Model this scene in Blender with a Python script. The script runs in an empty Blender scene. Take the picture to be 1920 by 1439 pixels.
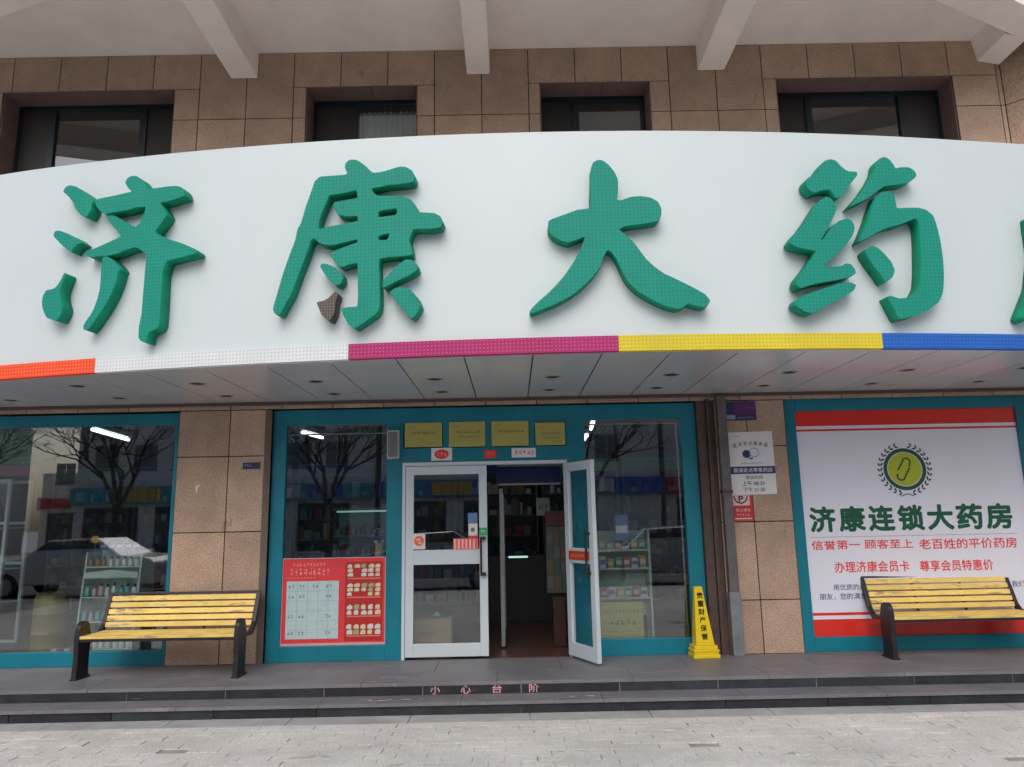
import bpy, bmesh, math, random
from mathutils import Vector, Matrix
random.seed(7)
D = bpy.data
SC = bpy.context.scene
COL = SC.collection
PI = math.pi

# ------------------------------------------------------------------ camera
FPX, PITCH, YAW, ROLL = 1373.32, 0.180608, 0.0031687, -0.0198834
CAMX, CAMY, CAMZ = 5.76399, -7.81942, 1.41618
cy_, sy_, cp_, sp_ = math.cos(YAW), math.sin(YAW), math.cos(PITCH), math.sin(PITCH)
F = Vector((sy_*cp_, cy_*cp_, sp_)); R0 = Vector((cy_, -sy_, 0)); U0 = R0.cross(F)
RV = math.cos(ROLL)*R0 + math.sin(ROLL)*U0; UV = -math.sin(ROLL)*R0 + math.cos(ROLL)*U0
cam = D.cameras.new('camera'); camo = D.objects.new('camera', cam); COL.objects.link(camo)
cam.sensor_width = 36; cam.lens = FPX*36/1920; cam.clip_end = 2000; cam.clip_start = 0.05
M = Matrix((RV, UV, -F)).transposed().to_4x4(); M.translation = Vector((CAMX, CAMY, CAMZ))
camo.matrix_world = M
SC.camera = camo

# ------------------------------------------------------------------ world, sun, exposure (overcast)
SUN_EL, SUN_AZ = math.radians(42), math.radians(188)   # azimuth clockwise from +Y (north)
w = D.worlds.new('World'); SC.world = w; w.use_nodes = True
nt = w.node_tree; nt.nodes.clear()
sky = nt.nodes.new('ShaderNodeTexSky'); sky.sky_type = 'NISHITA'; sky.sun_disc = False
sky.sun_elevation = SUN_EL; sky.sun_rotation = SUN_AZ; sky.dust_density = 4.0; sky.air_density = 1.0; sky.ozone_density = 1.0
hs = nt.nodes.new('ShaderNodeHueSaturation'); hs.inputs['Saturation'].default_value = 0.8
bg = nt.nodes.new('ShaderNodeBackground'); bg.inputs['Strength'].default_value = 0.15
wo = nt.nodes.new('ShaderNodeOutputWorld')
nt.links.new(sky.outputs[0], hs.inputs['Color']); nt.links.new(hs.outputs[0], bg.inputs['Color']); nt.links.new(bg.outputs[0], wo.inputs['Surface'])
sl = D.lights.new('sun', 'SUN'); sl.energy = 0.5; sl.angle = math.radians(45); sl.color = (1, .98, .95)
so = D.objects.new('sun', sl); COL.objects.link(so)
sd = Vector((math.sin(SUN_AZ)*math.cos(SUN_EL), math.cos(SUN_AZ)*math.cos(SUN_EL), math.sin(SUN_EL)))
so.rotation_euler = sd.to_track_quat('Z', 'Y').to_euler(); so.location = (5, -20, 20)
SC.view_settings.view_transform = 'Standard'; SC.view_settings.look = 'None'
SC.view_settings.exposure = 0.05; SC.view_settings.gamma = 1
try:
    SC.cycles.use_denoising = True
    SC.cycles.max_bounces = 10; SC.cycles.transparent_max_bounces = 16; SC.cycles.diffuse_bounces = 5
except Exception: pass

# ------------------------------------------------------------------ materials
MATS = {}
def mat(name, col, rough=.6, metal=0., noise=0., nscale=8., bump=0., bscale=60., spec=.5, emit=None, estr=0., island=0., coat=0., speck=0., wear=None):
    if name in MATS: return MATS[name]
    m = D.materials.new(name); m.use_nodes = True; t = m.node_tree; b = t.nodes['Principled BSDF']
    b.inputs['Base Color'].default_value = (*col, 1); b.inputs['Roughness'].default_value = rough
    b.inputs['Metallic'].default_value = metal; b.inputs['Specular IOR Level'].default_value = spec
    if coat: b.inputs['Coat Weight'].default_value = coat; b.inputs['Coat Roughness'].default_value = .08
    tc = t.nodes.new('ShaderNodeTexCoord'); last = None
    def mul(prev, fac_sock, lo, hi, fmin=0., fmax=1.):
        mr = t.nodes.new('ShaderNodeMapRange'); mr.inputs['From Min'].default_value = fmin; mr.inputs['From Max'].default_value = fmax
        mr.inputs['To Min'].default_value = lo; mr.inputs['To Max'].default_value = hi
        t.links.new(fac_sock, mr.inputs['Value'])
        mx = t.nodes.new('ShaderNodeMix'); mx.data_type = 'RGBA'; mx.blend_type = 'MULTIPLY'; mx.inputs['Factor'].default_value = 1
        if prev is None: mx.inputs['A'].default_value = (*col, 1)
        else: t.links.new(prev, mx.inputs['A'])
        t.links.new(mr.outputs[0], mx.inputs['B'])
        return mx.outputs['Result']
    if noise:
        n = t.nodes.new('ShaderNodeTexNoise'); n.inputs['Scale'].default_value = nscale; n.inputs['Detail'].default_value = 6; n.inputs['Roughness'].default_value = .65
        t.links.new(tc.outputs['Object'], n.inputs['Vector'])
        last = mul(last, n.outputs['Fac'], 1-noise, 1+noise, .3, .7)
    if speck:
        n = t.nodes.new('ShaderNodeTexNoise'); n.inputs['Scale'].default_value = 85; n.inputs['Detail'].default_value = 3
        t.links.new(tc.outputs['Object'], n.inputs['Vector'])
        last = mul(last, n.outputs['Fac'], 1-speck, 1+speck, .35, .65)
    if island:
        g = t.nodes.new('ShaderNodeNewGeometry')
        last = mul(last, g.outputs['Random Per Island'], 1-island, 1+island)
    if wear:
        wc, th, wsx = wear
        mp = t.nodes.new('ShaderNodeMapping'); mp.inputs['Scale'].default_value = wsx; t.links.new(tc.outputs['Object'], mp.inputs['Vector'])
        n = t.nodes.new('ShaderNodeTexNoise'); n.inputs['Scale'].default_value = 1; n.inputs['Detail'].default_value = 8; n.inputs['Roughness'].default_value = .7
        t.links.new(mp.outputs[0], n.inputs['Vector'])
        mr = t.nodes.new('ShaderNodeMapRange'); mr.inputs['From Min'].default_value = th; mr.inputs['From Max'].default_value = th+.05
        t.links.new(n.outputs['Fac'], mr.inputs['Value'])
        mx = t.nodes.new('ShaderNodeMix'); mx.data_type = 'RGBA'; mx.inputs['A'].default_value = (*col, 1); mx.inputs['B'].default_value = (*wc, 1)
        if last is not None: t.links.new(last, mx.inputs['A'])
        t.links.new(mr.outputs[0], mx.inputs['Factor']); last = mx.outputs['Result']
    if last is not None: t.links.new(last, b.inputs['Base Color'])
    if bump:
        n2 = t.nodes.new('ShaderNodeTexNoise'); n2.inputs['Scale'].default_value = bscale; n2.inputs['Detail'].default_value = 5
        t.links.new(tc.outputs['Object'], n2.inputs['Vector'])
        bp = t.nodes.new('ShaderNodeBump'); bp.inputs['Strength'].default_value = bump; bp.inputs['Distance'].default_value = .01
        t.links.new(n2.outputs['Fac'], bp.inputs['Height']); t.links.new(bp.outputs[0], b.inputs['Normal'])
    if emit: b.inputs['Emission Color'].default_value = (*emit, 1); b.inputs['Emission Strength'].default_value = estr
    MATS[name] = m; return m

def dotted(name, col, dark, pitch=.022, rad=.3, rough=.6, axes=(0, 2)):
    """sheet metal with a grid of small lamp holes"""
    m = mat(name, col, rough, noise=.08, nscale=2.5, spec=.25); t = m.node_tree; b = t.nodes['Principled BSDF']
    tc = [n for n in t.nodes if n.type == 'TEX_COORD'][0]
    sc = t.nodes.new('ShaderNodeVectorMath'); sc.operation = 'SCALE'; sc.inputs['Scale'].default_value = 1/pitch
    t.links.new(tc.outputs['Object'], sc.inputs[0])
    fr = t.nodes.new('ShaderNodeVectorMath'); fr.operation = 'FRACTION'; t.links.new(sc.outputs[0], fr.inputs[0])
    sb = t.nodes.new('ShaderNodeVectorMath'); sb.operation = 'SUBTRACT'; sb.inputs[1].default_value = (.5, .5, .5); t.links.new(fr.outputs[0], sb.inputs[0])
    ml = t.nodes.new('ShaderNodeVectorMath'); ml.operation = 'MULTIPLY'; ml.inputs[1].default_value = (1, 0, 1); t.links.new(sb.outputs[0], ml.inputs[0])
    ln = t.nodes.new('ShaderNodeVectorMath'); ln.operation = 'LENGTH'; t.links.new(ml.outputs[0], ln.inputs[0])
    lt = t.nodes.new('ShaderNodeMath'); lt.operation = 'LESS_THAN'; lt.inputs[1].default_value = rad; t.links.new(ln.outputs['Value'], lt.inputs[0])
    # only on faces that look outward, never on the returns
    g = t.nodes.new('ShaderNodeNewGeometry'); sx = t.nodes.new('ShaderNodeSeparateXYZ'); t.links.new(g.outputs['Normal'], sx.inputs[0])
    l2 = t.nodes.new('ShaderNodeMath'); l2.operation = 'LESS_THAN'; l2.inputs[1].default_value = -.8; t.links.new(sx.outputs['Y'], l2.inputs[0])
    mm = t.nodes.new('ShaderNodeMath'); mm.operation = 'MULTIPLY'; t.links.new(lt.outputs[0], mm.inputs[0]); t.links.new(l2.outputs[0], mm.inputs[1])
    mx = t.nodes.new('ShaderNodeMix'); mx.data_type = 'RGBA'; mx.inputs['B'].default_value = (*dark, 1); t.links.new(mm.outputs[0], mx.inputs['Factor'])
    t.links.new(b.inputs['Base Color'].links[0].from_socket, mx.inputs['A']); t.links.new(mx.outputs['Result'], b.inputs['Base Color'])
    return m

def glassmat(name, tint=(.8, .85, .85), ior=1.75, rough=.0):
    m = D.materials.new(name); m.use_nodes = True; t = m.node_tree; t.nodes.clear()
    o = t.nodes.new('ShaderNodeOutputMaterial'); tr = t.nodes.new('ShaderNodeBsdfTransparent'); tr.inputs[0].default_value = (*tint, 1)
    gl = t.nodes.new('ShaderNodeBsdfGlossy'); gl.inputs['Roughness'].default_value = rough; gl.inputs['Color'].default_value = (.95, .97, 1, 1)
    tc = t.nodes.new('ShaderNodeTexCoord'); n = t.nodes.new('ShaderNodeTexNoise'); n.inputs['Scale'].default_value = .9; n.inputs['Detail'].default_value = 1
    bp = t.nodes.new('ShaderNodeBump'); bp.inputs['Strength'].default_value = .02; bp.inputs['Distance'].default_value = .05
    t.links.new(tc.outputs['Object'], n.inputs['Vector']); t.links.new(n.outputs['Fac'], bp.inputs['Height']); t.links.new(bp.outputs[0], gl.inputs['Normal'])
    lw = t.nodes.new('ShaderNodeLayerWeight'); lw.inputs['Blend'].default_value = .5
    pw = t.nodes.new('ShaderNodeMath'); pw.operation = 'POWER'; pw.inputs[1].default_value = 5; t.links.new(lw.outputs['Facing'], pw.inputs[0])
    fr = t.nodes.new('ShaderNodeMath'); fr.operation = 'MULTIPLY_ADD'; f0 = ((ior-1)/(ior+1))**2; fr.inputs[1].default_value = 1-f0; fr.inputs[2].default_value = f0; t.links.new(pw.outputs[0], fr.inputs[0])
    mx = t.nodes.new('ShaderNodeMixShader'); t.links.new(fr.outputs[0], mx.inputs[0]); t.links.new(tr.outputs[0], mx.inputs[1]); t.links.new(gl.outputs[0], mx.inputs[2])
    t.links.new(mx.outputs[0], o.inputs[0]); MATS[name] = m; return m

granite = mat('pink_granite', (.43, .30, .222), .55, noise=.17, nscale=3, bump=.15, bscale=120, island=.1, speck=.36, wear=((.25, .17, .13), .62, (3, 3, 1.2)))
joint = mat('dark_joint', (.035, .022, .018), .9)
teal = mat('teal_paint', (.0, .18, .255), .36, noise=.2, nscale=1.3, bump=.02)
cream = mat('cream_render', (.87, .83, .78), .85, noise=.07, nscale=1.5, bump=.1, bscale=30)
whitesheet = mat('white_sign_sheet', (.62, .70, .735), .42, noise=.025, nscale=.8)
green = dotted('green_lamp_sheet', (.003, .31, .215), (.035, .185, .19), .031, .29)
greenside = mat('green_side_sheet', (.004, .27, .15), .6, noise=.2, nscale=5, spec=.2)
brownface = dotted('brown_lamp_sheet', (.10, .085, .075), (.2, .18, .16), .0235, .3)
brownside = mat('brown_side_sheet', (.06, .045, .04), .5)
s_red = dotted('red_strip', (.9, .085, .03), (.95, .25, .12), .03, .22)
s_white = dotted('white_strip', (.74, .78, .81), (.52, .57, .61), .03, .26)
s_mag = dotted('magenta_strip', (.42, .03, .15), (.5, .12, .25), .03, .22)
s_yel = dotted('yellow_strip', (.72, .6, .05), (.55, .4, .02), .03, .22)
s_blue = dotted('blue_strip', (.02, .12, .5), (.05, .2, .55), .03, .22)
alu = mat('aluminium_panel', (.74, .755, .80), .25, metal=.35, noise=.08, nscale=1.2, island=.06)
dark = mat('dark_gap', (.02, .02, .022), .8)
platm = mat('grey_granite_slab', (.175, .172, .19), .5, noise=.22, nscale=1.6, bump=.15, bscale=90, speck=.14, wear=((.26, .25, .265), .60, (1.2, 5, 1)), island=.06)
riserm = mat('black_granite', (.024, .027, .034), .4, noise=.4, nscale=5, island=.3, bump=.1, speck=.2, wear=((.12, .12, .125), .64, (4, 4, 30)))
groutm = mat('pale_grout', (.35, .34, .33), .9)
kerbm = mat('kerb_concrete', (.38, .38, .385), .8, noise=.2, nscale=3, bump=.2, bscale=60)
paverm = mat('concrete_paver', (.62, .61, .58), .85, noise=.16, nscale=1.3, bump=.35, bscale=50, island=.04, speck=.16, wear=((.40, .385, .36), .62, (2.5, 6, 1)))
pavedark = mat('paver_joint_sand', (.33, .31, .28), .95, noise=.55, nscale=2.6)
asphalt = mat('asphalt', (.11, .11, .112), .9, noise=.2, nscale=3, bump=.4)
whitealu = mat('white_powder_coat', (.56, .64, .69), .35, noise=.05, nscale=2)
greyalu = mat('grey_metal', (.3, .31, .33), .35, metal=.6, noise=.1)
glass = glassmat('shop_glass', (.90, .93, .93), 2.0)
glassup = glassmat('dark_upper_glass', (.8, .84, .86), 2.1)
blackm = mat('black_iron', (.014, .011, .014), .45, noise=.3, nscale=10, bump=.1)
yellowwood = mat('yellow_slat_paint', (.84, .61, .17), .45, noise=.16, nscale=3.5, island=.13, bump=.1, bscale=40, wear=((.40, .29, .17), .57, (3.5, 25, 25)))
yellow = mat('yellow_plastic', (.78, .58, .01), .35, noise=.06, nscale=10)
blackink = mat('black_ink', (.012, .012, .015), .6)
whitepaper = mat('white_paper', (.72, .72, .74), .6, noise=.04)
posterw = mat('poster_sheet', (.80, .82, .94), .22, noise=.03, nscale=.7)
posterred = mat('poster_red', (.72, .03, .02), .25)
deepgreen = mat('deep_green_ink', (.0, .10, .05), .4)
navy = mat('navy_ink', (.012, .03, .14), .4)
redink = mat('red_ink', (.80, .045, .04), .4)
lime = mat('lime_ink', (.44, .50, .02), .4)
rust = mat('rust_brown_metal', (.075, .045, .04), .6, noise=.35, nscale=6, bump=.2)
pipe = mat('grey_brown_pipe_paint', (.115, .105, .108), .45, noise=.3, nscale=8, bump=.1)
pipe2 = mat('grey_downpipe_paint', (.17, .19, .21), .45, noise=.25, nscale=8, bump=.1, wear=((.12, .11, .11), .62, (12, 12, 3)))
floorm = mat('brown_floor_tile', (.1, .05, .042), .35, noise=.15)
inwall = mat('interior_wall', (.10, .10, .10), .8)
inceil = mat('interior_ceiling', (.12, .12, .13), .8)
tube = mat('tube_light', (.9, .9, .9), .5, emit=(.92, .97, 1), estr=4)
cardboard = mat('cardboard', (.36, .27, .16), .8, noise=.1)
notice_y = mat('olive_yellow_board', (.42, .40, .11), .45, noise=.05)

# ------------------------------------------------------------------ mesh helpers
class MB:
    def __init__(s): s.v = []; s.f = []; s.mi = []
    def quad(s, a, b, c, d, mi=0):
        n = len(s.v); s.v += [tuple(a), tuple(b), tuple(c), tuple(d)]; s.f.append((n, n+1, n+2, n+3)); s.mi.append(mi)
    def poly(s, pts, mi=0):
        n = len(s.v); s.v += [tuple(p) for p in pts]; s.f.append(tuple(range(n, n+len(pts)))); s.mi.append(mi)
    def box(s, x0, x1, y0, y1, z0, z1, mi=0, T=None):
        n = len(s.v)
        c = [(x0, y0, z0), (x1, y0, z0), (x1, y1, z0), (x0, y1, z0), (x0, y0, z1), (x1, y0, z1), (x1, y1, z1), (x0, y1, z1)]
        if T is not None: c = [tuple(T @ Vector(p)) for p in c]
        s.v += c
        for f in ((0, 3, 2, 1), (4, 5, 6, 7), (0, 1, 5, 4), (1, 2, 6, 5), (2, 3, 7, 6), (3, 0, 4, 7)):
            s.f.append(tuple(n+i for i in f)); s.mi.append(mi)
        return s
    def hexa(s, c, mi=0):
        n = len(s.v); s.v += [tuple(p) for p in c]
        for f in ((0, 3, 2, 1), (4, 5, 6, 7), (0, 1, 5, 4), (1, 2, 6, 5), (2, 3, 7, 6), (3, 0, 4, 7)):
            s.f.append(tuple(n+i for i in f)); s.mi.append(mi)
        return s
    def tube(s, a, b, r0, r1=None, n=10, mi=0, caps=True):
        r1 = r0 if r1 is None else r1
        a = Vector(a); b = Vector(b); d = (b-a).normalized()
        u = d.orthogonal().normalized(); v = d.cross(u); k = len(s.v)
        for P, r in ((a, r0), (b, r1)):
            for i in range(n):
                t = 2*PI*i/n; s.v.append(tuple(P + u*math.cos(t)*r + v*math.sin(t)*r))
        for i in range(n):
            j = (i+1) % n; s.f.append((k+i, k+j, k+n+j, k+n+i)); s.mi.append(mi)
        if caps:
            s.f.append(tuple(k+i for i in reversed(range(n)))); s.mi.append(mi)
            s.f.append(tuple(k+n+i for i in range(n))); s.mi.append(mi)
        return s
    def lathe(s, prof, cx=0, cy=0, z0=0, n=12, mi=0):
        k = len(s.v)
        for r, z in prof:
            for i in range(n):
                t = 2*PI*i/n; s.v.append((cx+r*math.cos(t), cy+r*math.sin(t), z0+z))
        for q in range(len(prof)-1):
            for i in range(n):
                j = (i+1) % n; s.f.append((k+q*n+i, k+q*n+j, k+(q+1)*n+j, k+(q+1)*n+i)); s.mi.append(mi)
        s.f.append(tuple(k+i for i in reversed(range(n)))); s.mi.append(mi)
        m = k+(len(prof)-1)*n; s.f.append(tuple(m+i for i in range(n))); s.mi.append(mi)
        return s
    def prism(s, pts, y0, y1, mi=0):
        """outline in x,z pushed from y0 to y1"""
        n = len(s.v); m = len(pts)
        s.v += [(x, y0, z) for x, z in pts] + [(x, y1, z) for x, z in pts]
        s.f.append(tuple(range(n, n+m))); s.mi.append(mi); s.f.append(tuple(n+m+i for i in reversed(range(m)))); s.mi.append(mi)
        for i in range(m):
            j = (i+1) % m; s.f.append((n+j, n+i, n+m+i, n+m+j)); s.mi.append(mi)
        return s
    def prismx(s, pts, x0, x1, mi=0):
        n = len(s.v); m = len(pts)
        s.v += [(x0, y, z) for y, z in pts] + [(x1, y, z) for y, z in pts]
        s.f.append(tuple(range(n, n+m))); s.mi.append(mi); s.f.append(tuple(n+m+i for i in reversed(range(m)))); s.mi.append(mi)
        for i in range(m):
            j = (i+1) % m; s.f.append((n+j, n+i, n+m+i, n+m+j)); s.mi.append(mi)
        return s
    def build(s, name, mats, parent=None, loc=None, bevel=0, smooth=False):
        me = D.meshes.new(name); me.from_pydata(s.v, [], s.f)
        mats = mats if isinstance(mats, (list, tuple)) else [mats]
        for m in mats: me.materials.append(m)
        me.polygons.foreach_set('material_index', s.mi)
        bm = bmesh.new(); bm.from_mesh(me); bmesh.ops.recalc_face_normals(bm, faces=bm.faces); bm.to_mesh(me); bm.free()
        if smooth:
            for p in me.polygons: p.use_smooth = True
            try: me.set_sharp_from_angle(angle=math.radians(40))
            except Exception: pass
        me.update()
        o = D.objects.new(name, me); COL.objects.link(o)
        if parent: o.parent = parent
        if loc: o.location = loc
        if bevel:
            b = o.modifiers.new('bevel', 'BEVEL'); b.width = bevel; b.segments = 2; b.limit_method = 'ANGLE'; b.angle_limit = math.radians(35)
        return o

def tag(o, label=None, cat=None, group=None, kind=None):
    if label: o['label'] = label
    if cat: o['category'] = cat
    if group: o['group'] = group
    if kind: o['kind'] = kind
    return o
def thing(name, label, cat, loc=(0, 0, 0), rz=0, group=None):
    o = D.objects.new(name, None); COL.objects.link(o); o.location = loc; o.rotation_euler = (0, 0, rz)
    return tag(o, label, cat, group)
def struct(o): o['kind'] = 'structure'; return o
def copy_tree(o, parent=None):
    c = o.copy(); COL.objects.link(c); c.parent = parent
    for ch in [x for x in D.objects if x.parent == o]: copy_tree(ch, c)
    return c
def copy_thing(o, loc, rz=None, label=None):
    c = copy_tree(o); c.location = loc
    if rz is not None: c.rotation_euler = (0, 0, rz)
    if label: c['label'] = label
    return c

_dg = None
def text_bounds_mesh(txt, bold=0.0, depth=.0008):
    cu = D.curves.new('lettering', 'FONT'); cu.body = txt; cu.size = 1; cu.offset = bold; cu.extrude = 0; cu.resolution_u = 3
    o = D.objects.new('tmp', cu); COL.objects.link(o)
    bpy.context.view_layer.update()
    me = D.meshes.new_from_object(o.evaluated_get(bpy.context.evaluated_depsgraph_get()))
    D.objects.remove(o); D.curves.remove(cu)
    return me
def add_text(mb, txt, x0, x1, z0, z1, y, bold=0.0, mi=0, slope=0.0, keep=False):
    """text filled into the rectangle x0..x1, z0..z1 on the plane y"""
    me = text_bounds_mesh(txt, 0)
    xs = [v.co.x for v in me.vertices]; zs = [v.co.y for v in me.vertices]
    ax, bx, az, bz = min(xs), max(xs), min(zs), max(zs)
    sx = (x1-x0)/(bx-ax); sz = (z1-z0)/(bz-az); h = bold*(z1-z0)*1.3
    offs = [(0, 0)] + ([(-h, 0), (h, 0), (0, h), (0, -h)] if bold else []) + ([(-h*.7, h*.7), (h*.7, -h*.7), (-h*.7, -h*.7), (h*.7, h*.7)] if bold > .015 else [])
    for k, (ox_, oz_) in enumerate(offs):
        n = len(mb.v); yy = y-.00012*k
        mb.v += [(x0+(v.co.x-ax)*sx+ox_, yy, z0+(v.co.y-az)*sz+oz_) for v in me.vertices]
        for p in me.polygons: mb.f.append(tuple(n+i for i in p.vertices)); mb.mi.append(mi)
    D.meshes.remove(me)
def scribble(mb, x0, x1, z0, z1, y, n, mi=0, rng=random):
    """unreadable fine print: n characters of small strokes"""
    cw = (x1-x0)/n; h = z1-z0
    for i in range(n):
        a = x0+i*cw+cw*.1; b = a+cw*.75
        for _ in range(3):
            zz = z0+rng.random()*h*.85; mb.box(a+rng.random()*cw*.15, b-rng.random()*cw*.2, y-.0006, y, zz, zz+h*.13, mi)
        xx = a+(b-a)*rng.uniform(.2, .8); mb.box(xx, xx+cw*.1, y-.0009, y, z0, z1, mi)
def plate(mb, x0, x1, z0, z1, y, t=.003, mi=0): mb.box(x0, x1, y-t, y, z0, z1, mi)
def disc(mb, cx, cz, r, y, n=36, mi=0, r_in=None, rx=1.0):
    k = len(mb.v)
    for i in range(n):
        t = 2*PI*i/n; mb.v.append((cx+r*rx*math.cos(t), y, cz+r*math.sin(t)))
    if r_in is None: mb.f.append(tuple(range(k, k+n))); mb.mi.append(mi)
    else:
        for i in range(n):
            t = 2*PI*i/n; mb.v.append((cx+r_in*rx*math.cos(t), y, cz+r_in*math.sin(t)))
        for i in range(n):
            j = (i+1) % n; mb.f.append((k+i, k+j, k+n+j, k+n+i)); mb.mi.append(mi)
def frame_box(mb, x0, x1, z0, z1, y0, y1, wl, wr, wt, wb, mi=0):
    mb.box(x0, x0+wl, y0, y1, z0, z1, mi); mb.box(x1-wr, x1, y0, y1, z0, z1, mi)
    mb.box(x0+wl, x1-wr, y0, y1, z1-wt, z1, mi); mb.box(x0+wl, x1-wr, y0, y1, z0, z0+wb, mi)

def tiles(mb, X, Z, holes=(), gap=.011, d=.02, T=None, y=0):
    """stone slabs on joints X, Z with rectangular holes cut out; slab faces at y"""
    for a, b in zip(X[:-1], X[1:]):
        for c, e in zip(Z[:-1], Z[1:]):
            rects = [(a, b, c, e)]
            for hx0, hx1, hz0, hz1 in holes:
                out = []
                for (p, q, r, s_) in rects:
                    if hx1 <= p or hx0 >= q or hz1 <= r or hz0 >= s_: out.append((p, q, r, s_)); continue
                    if s_ > hz1: out.append((p, q, hz1, s_))
                    if r < hz0: out.append((p, q, r, hz0))
                    r2, s2 = max(r, hz0), min(s_, hz1)
                    if p < hx0: out.append((p, hx0, r2, s2))
                    if q > hx1: out.append((hx1, q, r2, s2))
                rects = out
            for p, q, r, s_ in rects:
                if q-p < .02 or s_-r < .02: continue
                g = gap/2; mb.box(p+g, q-g, y, y+d, r+g, s_-g, 0, T)
def backing(mb, X0, X1, Z0, Z1, holes, y0, y1, mi=1):
    xs = sorted({X0, X1, *[h[0] for h in holes], *[h[1] for h in holes]}); xs = [x for x in xs if X0 <= x <= X1]
    for a, b in zip(xs[:-1], xs[1:]):
        zc = [(Z0, Z1)]
        for h in holes:
            if h[0] < (a+b)/2 < h[1]:
                out = []
                for p, q in zc:
                    if h[3] <= p or h[2] >= q: out.append((p, q)); continue
                    if p < h[2]: out.append((p, h[2]))
                    if q > h[3]: out.append((h[3], q))
                zc = out
        for p, q in zc: mb.box(a, b, y0, y1, p, q, mi)

# ================================================================== GROUND, PLATFORM, STEPS
GZ = -.215
mb = MB(); mb.box(-250, 250, -250, 250, -.60, -.36); struct(mb.build('ground', mat('pale_concrete_ground', (.55,.545,.53), .9, noise=.12, nscale=.6)))
mb = MB(); mb.box(-250, 250, -18, -10.2, -.37, -.352); struct(mb.build('road', asphalt))
mb = MB(); mb.box(-30, 40, -9.5, -1.22, -.45, -.224); struct(mb.build('pavement_bed', pavedark))
# pavers, some sunk and some chipped short so that dark joints open up here and there
mb = MB(); rr = random.Random(3); pw, ph = .22, .11; row = 0; y = -1.47
while y > -9.4:
    ox = (row % 2)*pw/2; x = -4+ox
    while x < 16:
        near = y > -4
        g = rr.choice([.0012, .0015, .002, .002, .003, .005]) if rr.random() > .05 else .012
        dz = rr.gauss(0, .0016) if near else 0
        t1, t2 = rr.gauss(0, .0012), rr.gauss(0, .0012)
        jx = rr.gauss(0, .002)
        if not (rr.random() < .003 and near):
            z = GZ+dz; gy = g*1.5; g = g*.8; mb.hexa([(x+g+jx, y-ph+gy, z-.02), (x+pw+jx, y-ph+gy, z-.02), (x+pw+jx, y, z-.02), (x+g+jx, y, z-.02),
                     (x+g+jx, y-ph+gy, z+t1), (x+pw+jx, y-ph+gy, z+t2), (x+pw+jx, y, z-t1), (x+g+jx, y, z-t2)])
        x += pw
    y -= ph; row += 1
struct(mb.build('pavement', paverm))
mb = MB()
for i in range(-6, 20): mb.box(i*1.0-.12+.004, (i+1)*1.0-.12-.004, -1.466, -1.22, -.4, GZ+.004)
struct(mb.build('kerb', kerbm))
mb = MB()
mb.box(-12, 24, -.98, .06, -.4, -.0305, 1)
for i in range(-12, 24):
    mb.box(i*1.2+.2+.002, (i+1)*1.2+.2-.002, -.56, .06, -.03, 0, 0)
    mb.box(i*1.2+.8+.002, (i+1)*1.2+.8-.002, -1.0, -.563, -.03, 0, 0)
struct(mb.build('platform', [platm, groutm]))
mb = MB()
mb.box(-12, 24, -1.21, -.99, -.4, -.1345, 1)
for i in range(-10, 20): mb.box(i*1.2+.5+.002, (i+1)*1.2+.5-.002, -1.262, -.99, -.134, -.106, 0)
struct(mb.build('lower_step', [platm, groutm]))
mb = MB()
mb.box(-12, 24, -.985, -.97, -.106, -.031, 1)
for i in range(-12, 24): mb.box(1.473+i*.868+.004, 1.473+(i+1)*.868-.004, -.993, -.984, -.106, -.031, 0)
for i in range(-12, 24): mb.box(1.484+i*.865+.004, 1.484+(i+1)*.865-.004, -1.24, -1.211, -.4, -.1345, 0)
struct(mb.build('step_risers', [riserm, groutm]))
# painted warning on the riser
pinkp = mat('worn_pink_paint', (.62, .33, .36), .7, noise=.3, nscale=25)
lt = thing('painted_warning', 'pink painted warning characters on the upper black riser below the door', 'painted sign', (0, 0, 0))
mb = MB()
for ch, x in zip('小心台阶', (5.055, 5.325, 5.6, 5.925)): add_text(mb, ch, x-.042, x+.042, -.1, -.028, -.9945, .012)
mb.build('lettering', pinkp, lt)
# worn paint marks on the lower tread
mb = MB(); rr2 = random.Random(5)
for i in range(14):
    x = rr2.choice([rr2.uniform(4.5, 4.95), rr2.uniform(6.0, 6.4)]); mb.box(x, x+rr2.uniform(.03, .09), -1.15+rr2.uniform(-.02, .02), -1.13, -.106, -.1045)
tag(mb.build('worn_paint_marks', mat('faded_pink_paint', (.55, .46, .47), .8, noise=.3, nscale=30)), 'two faded strips of worn pink paint on the lower step tread', 'paint marks')

# ================================================================== BUILDING
B = thing('pharmacy_building', 'pink granite building with teal shopfront and cream overhang above', 'building', (0, 0, 0))
UW = [(-.1, 1.91), (3.451, 4.745), (6.184, 7.47), (8.955, 11.03)]
HZ = 6.42
holes_up = [(a, b, 4.3, HZ) for a, b in UW]
XS = [round(-1.65+.55*i, 3) for i in range(-6, 25)]
ZS = [2.61, 3.695, 4.486, 5.277, 6.03, 6.873, 7.5]
bay = [(-2.6, 2.2, 0, 2.615), (3.2, 7.95, 0, 2.615), (8.72, 11.5, 0, 2.66)]
mb = MB()
XSR = [x for x in XS if x < 11.6]+[11.605]
tiles(mb, XSR, ZS, holes_up)
# lintel band under the soffit and the pillars
PZ = [0, .53, 1.322, 2.113, 2.61]
tiles(mb, [2.205, 2.753, 3.195], PZ); tiles(mb, [7.955, 8.302, 8.715], PZ); tiles(mb, [-3.15, -2.6], PZ)
tiles(mb, [11.505, 11.605], PZ)
backing(mb, -4.95, 11.6, 0, 7.5, holes_up+bay, .014, .25)
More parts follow.
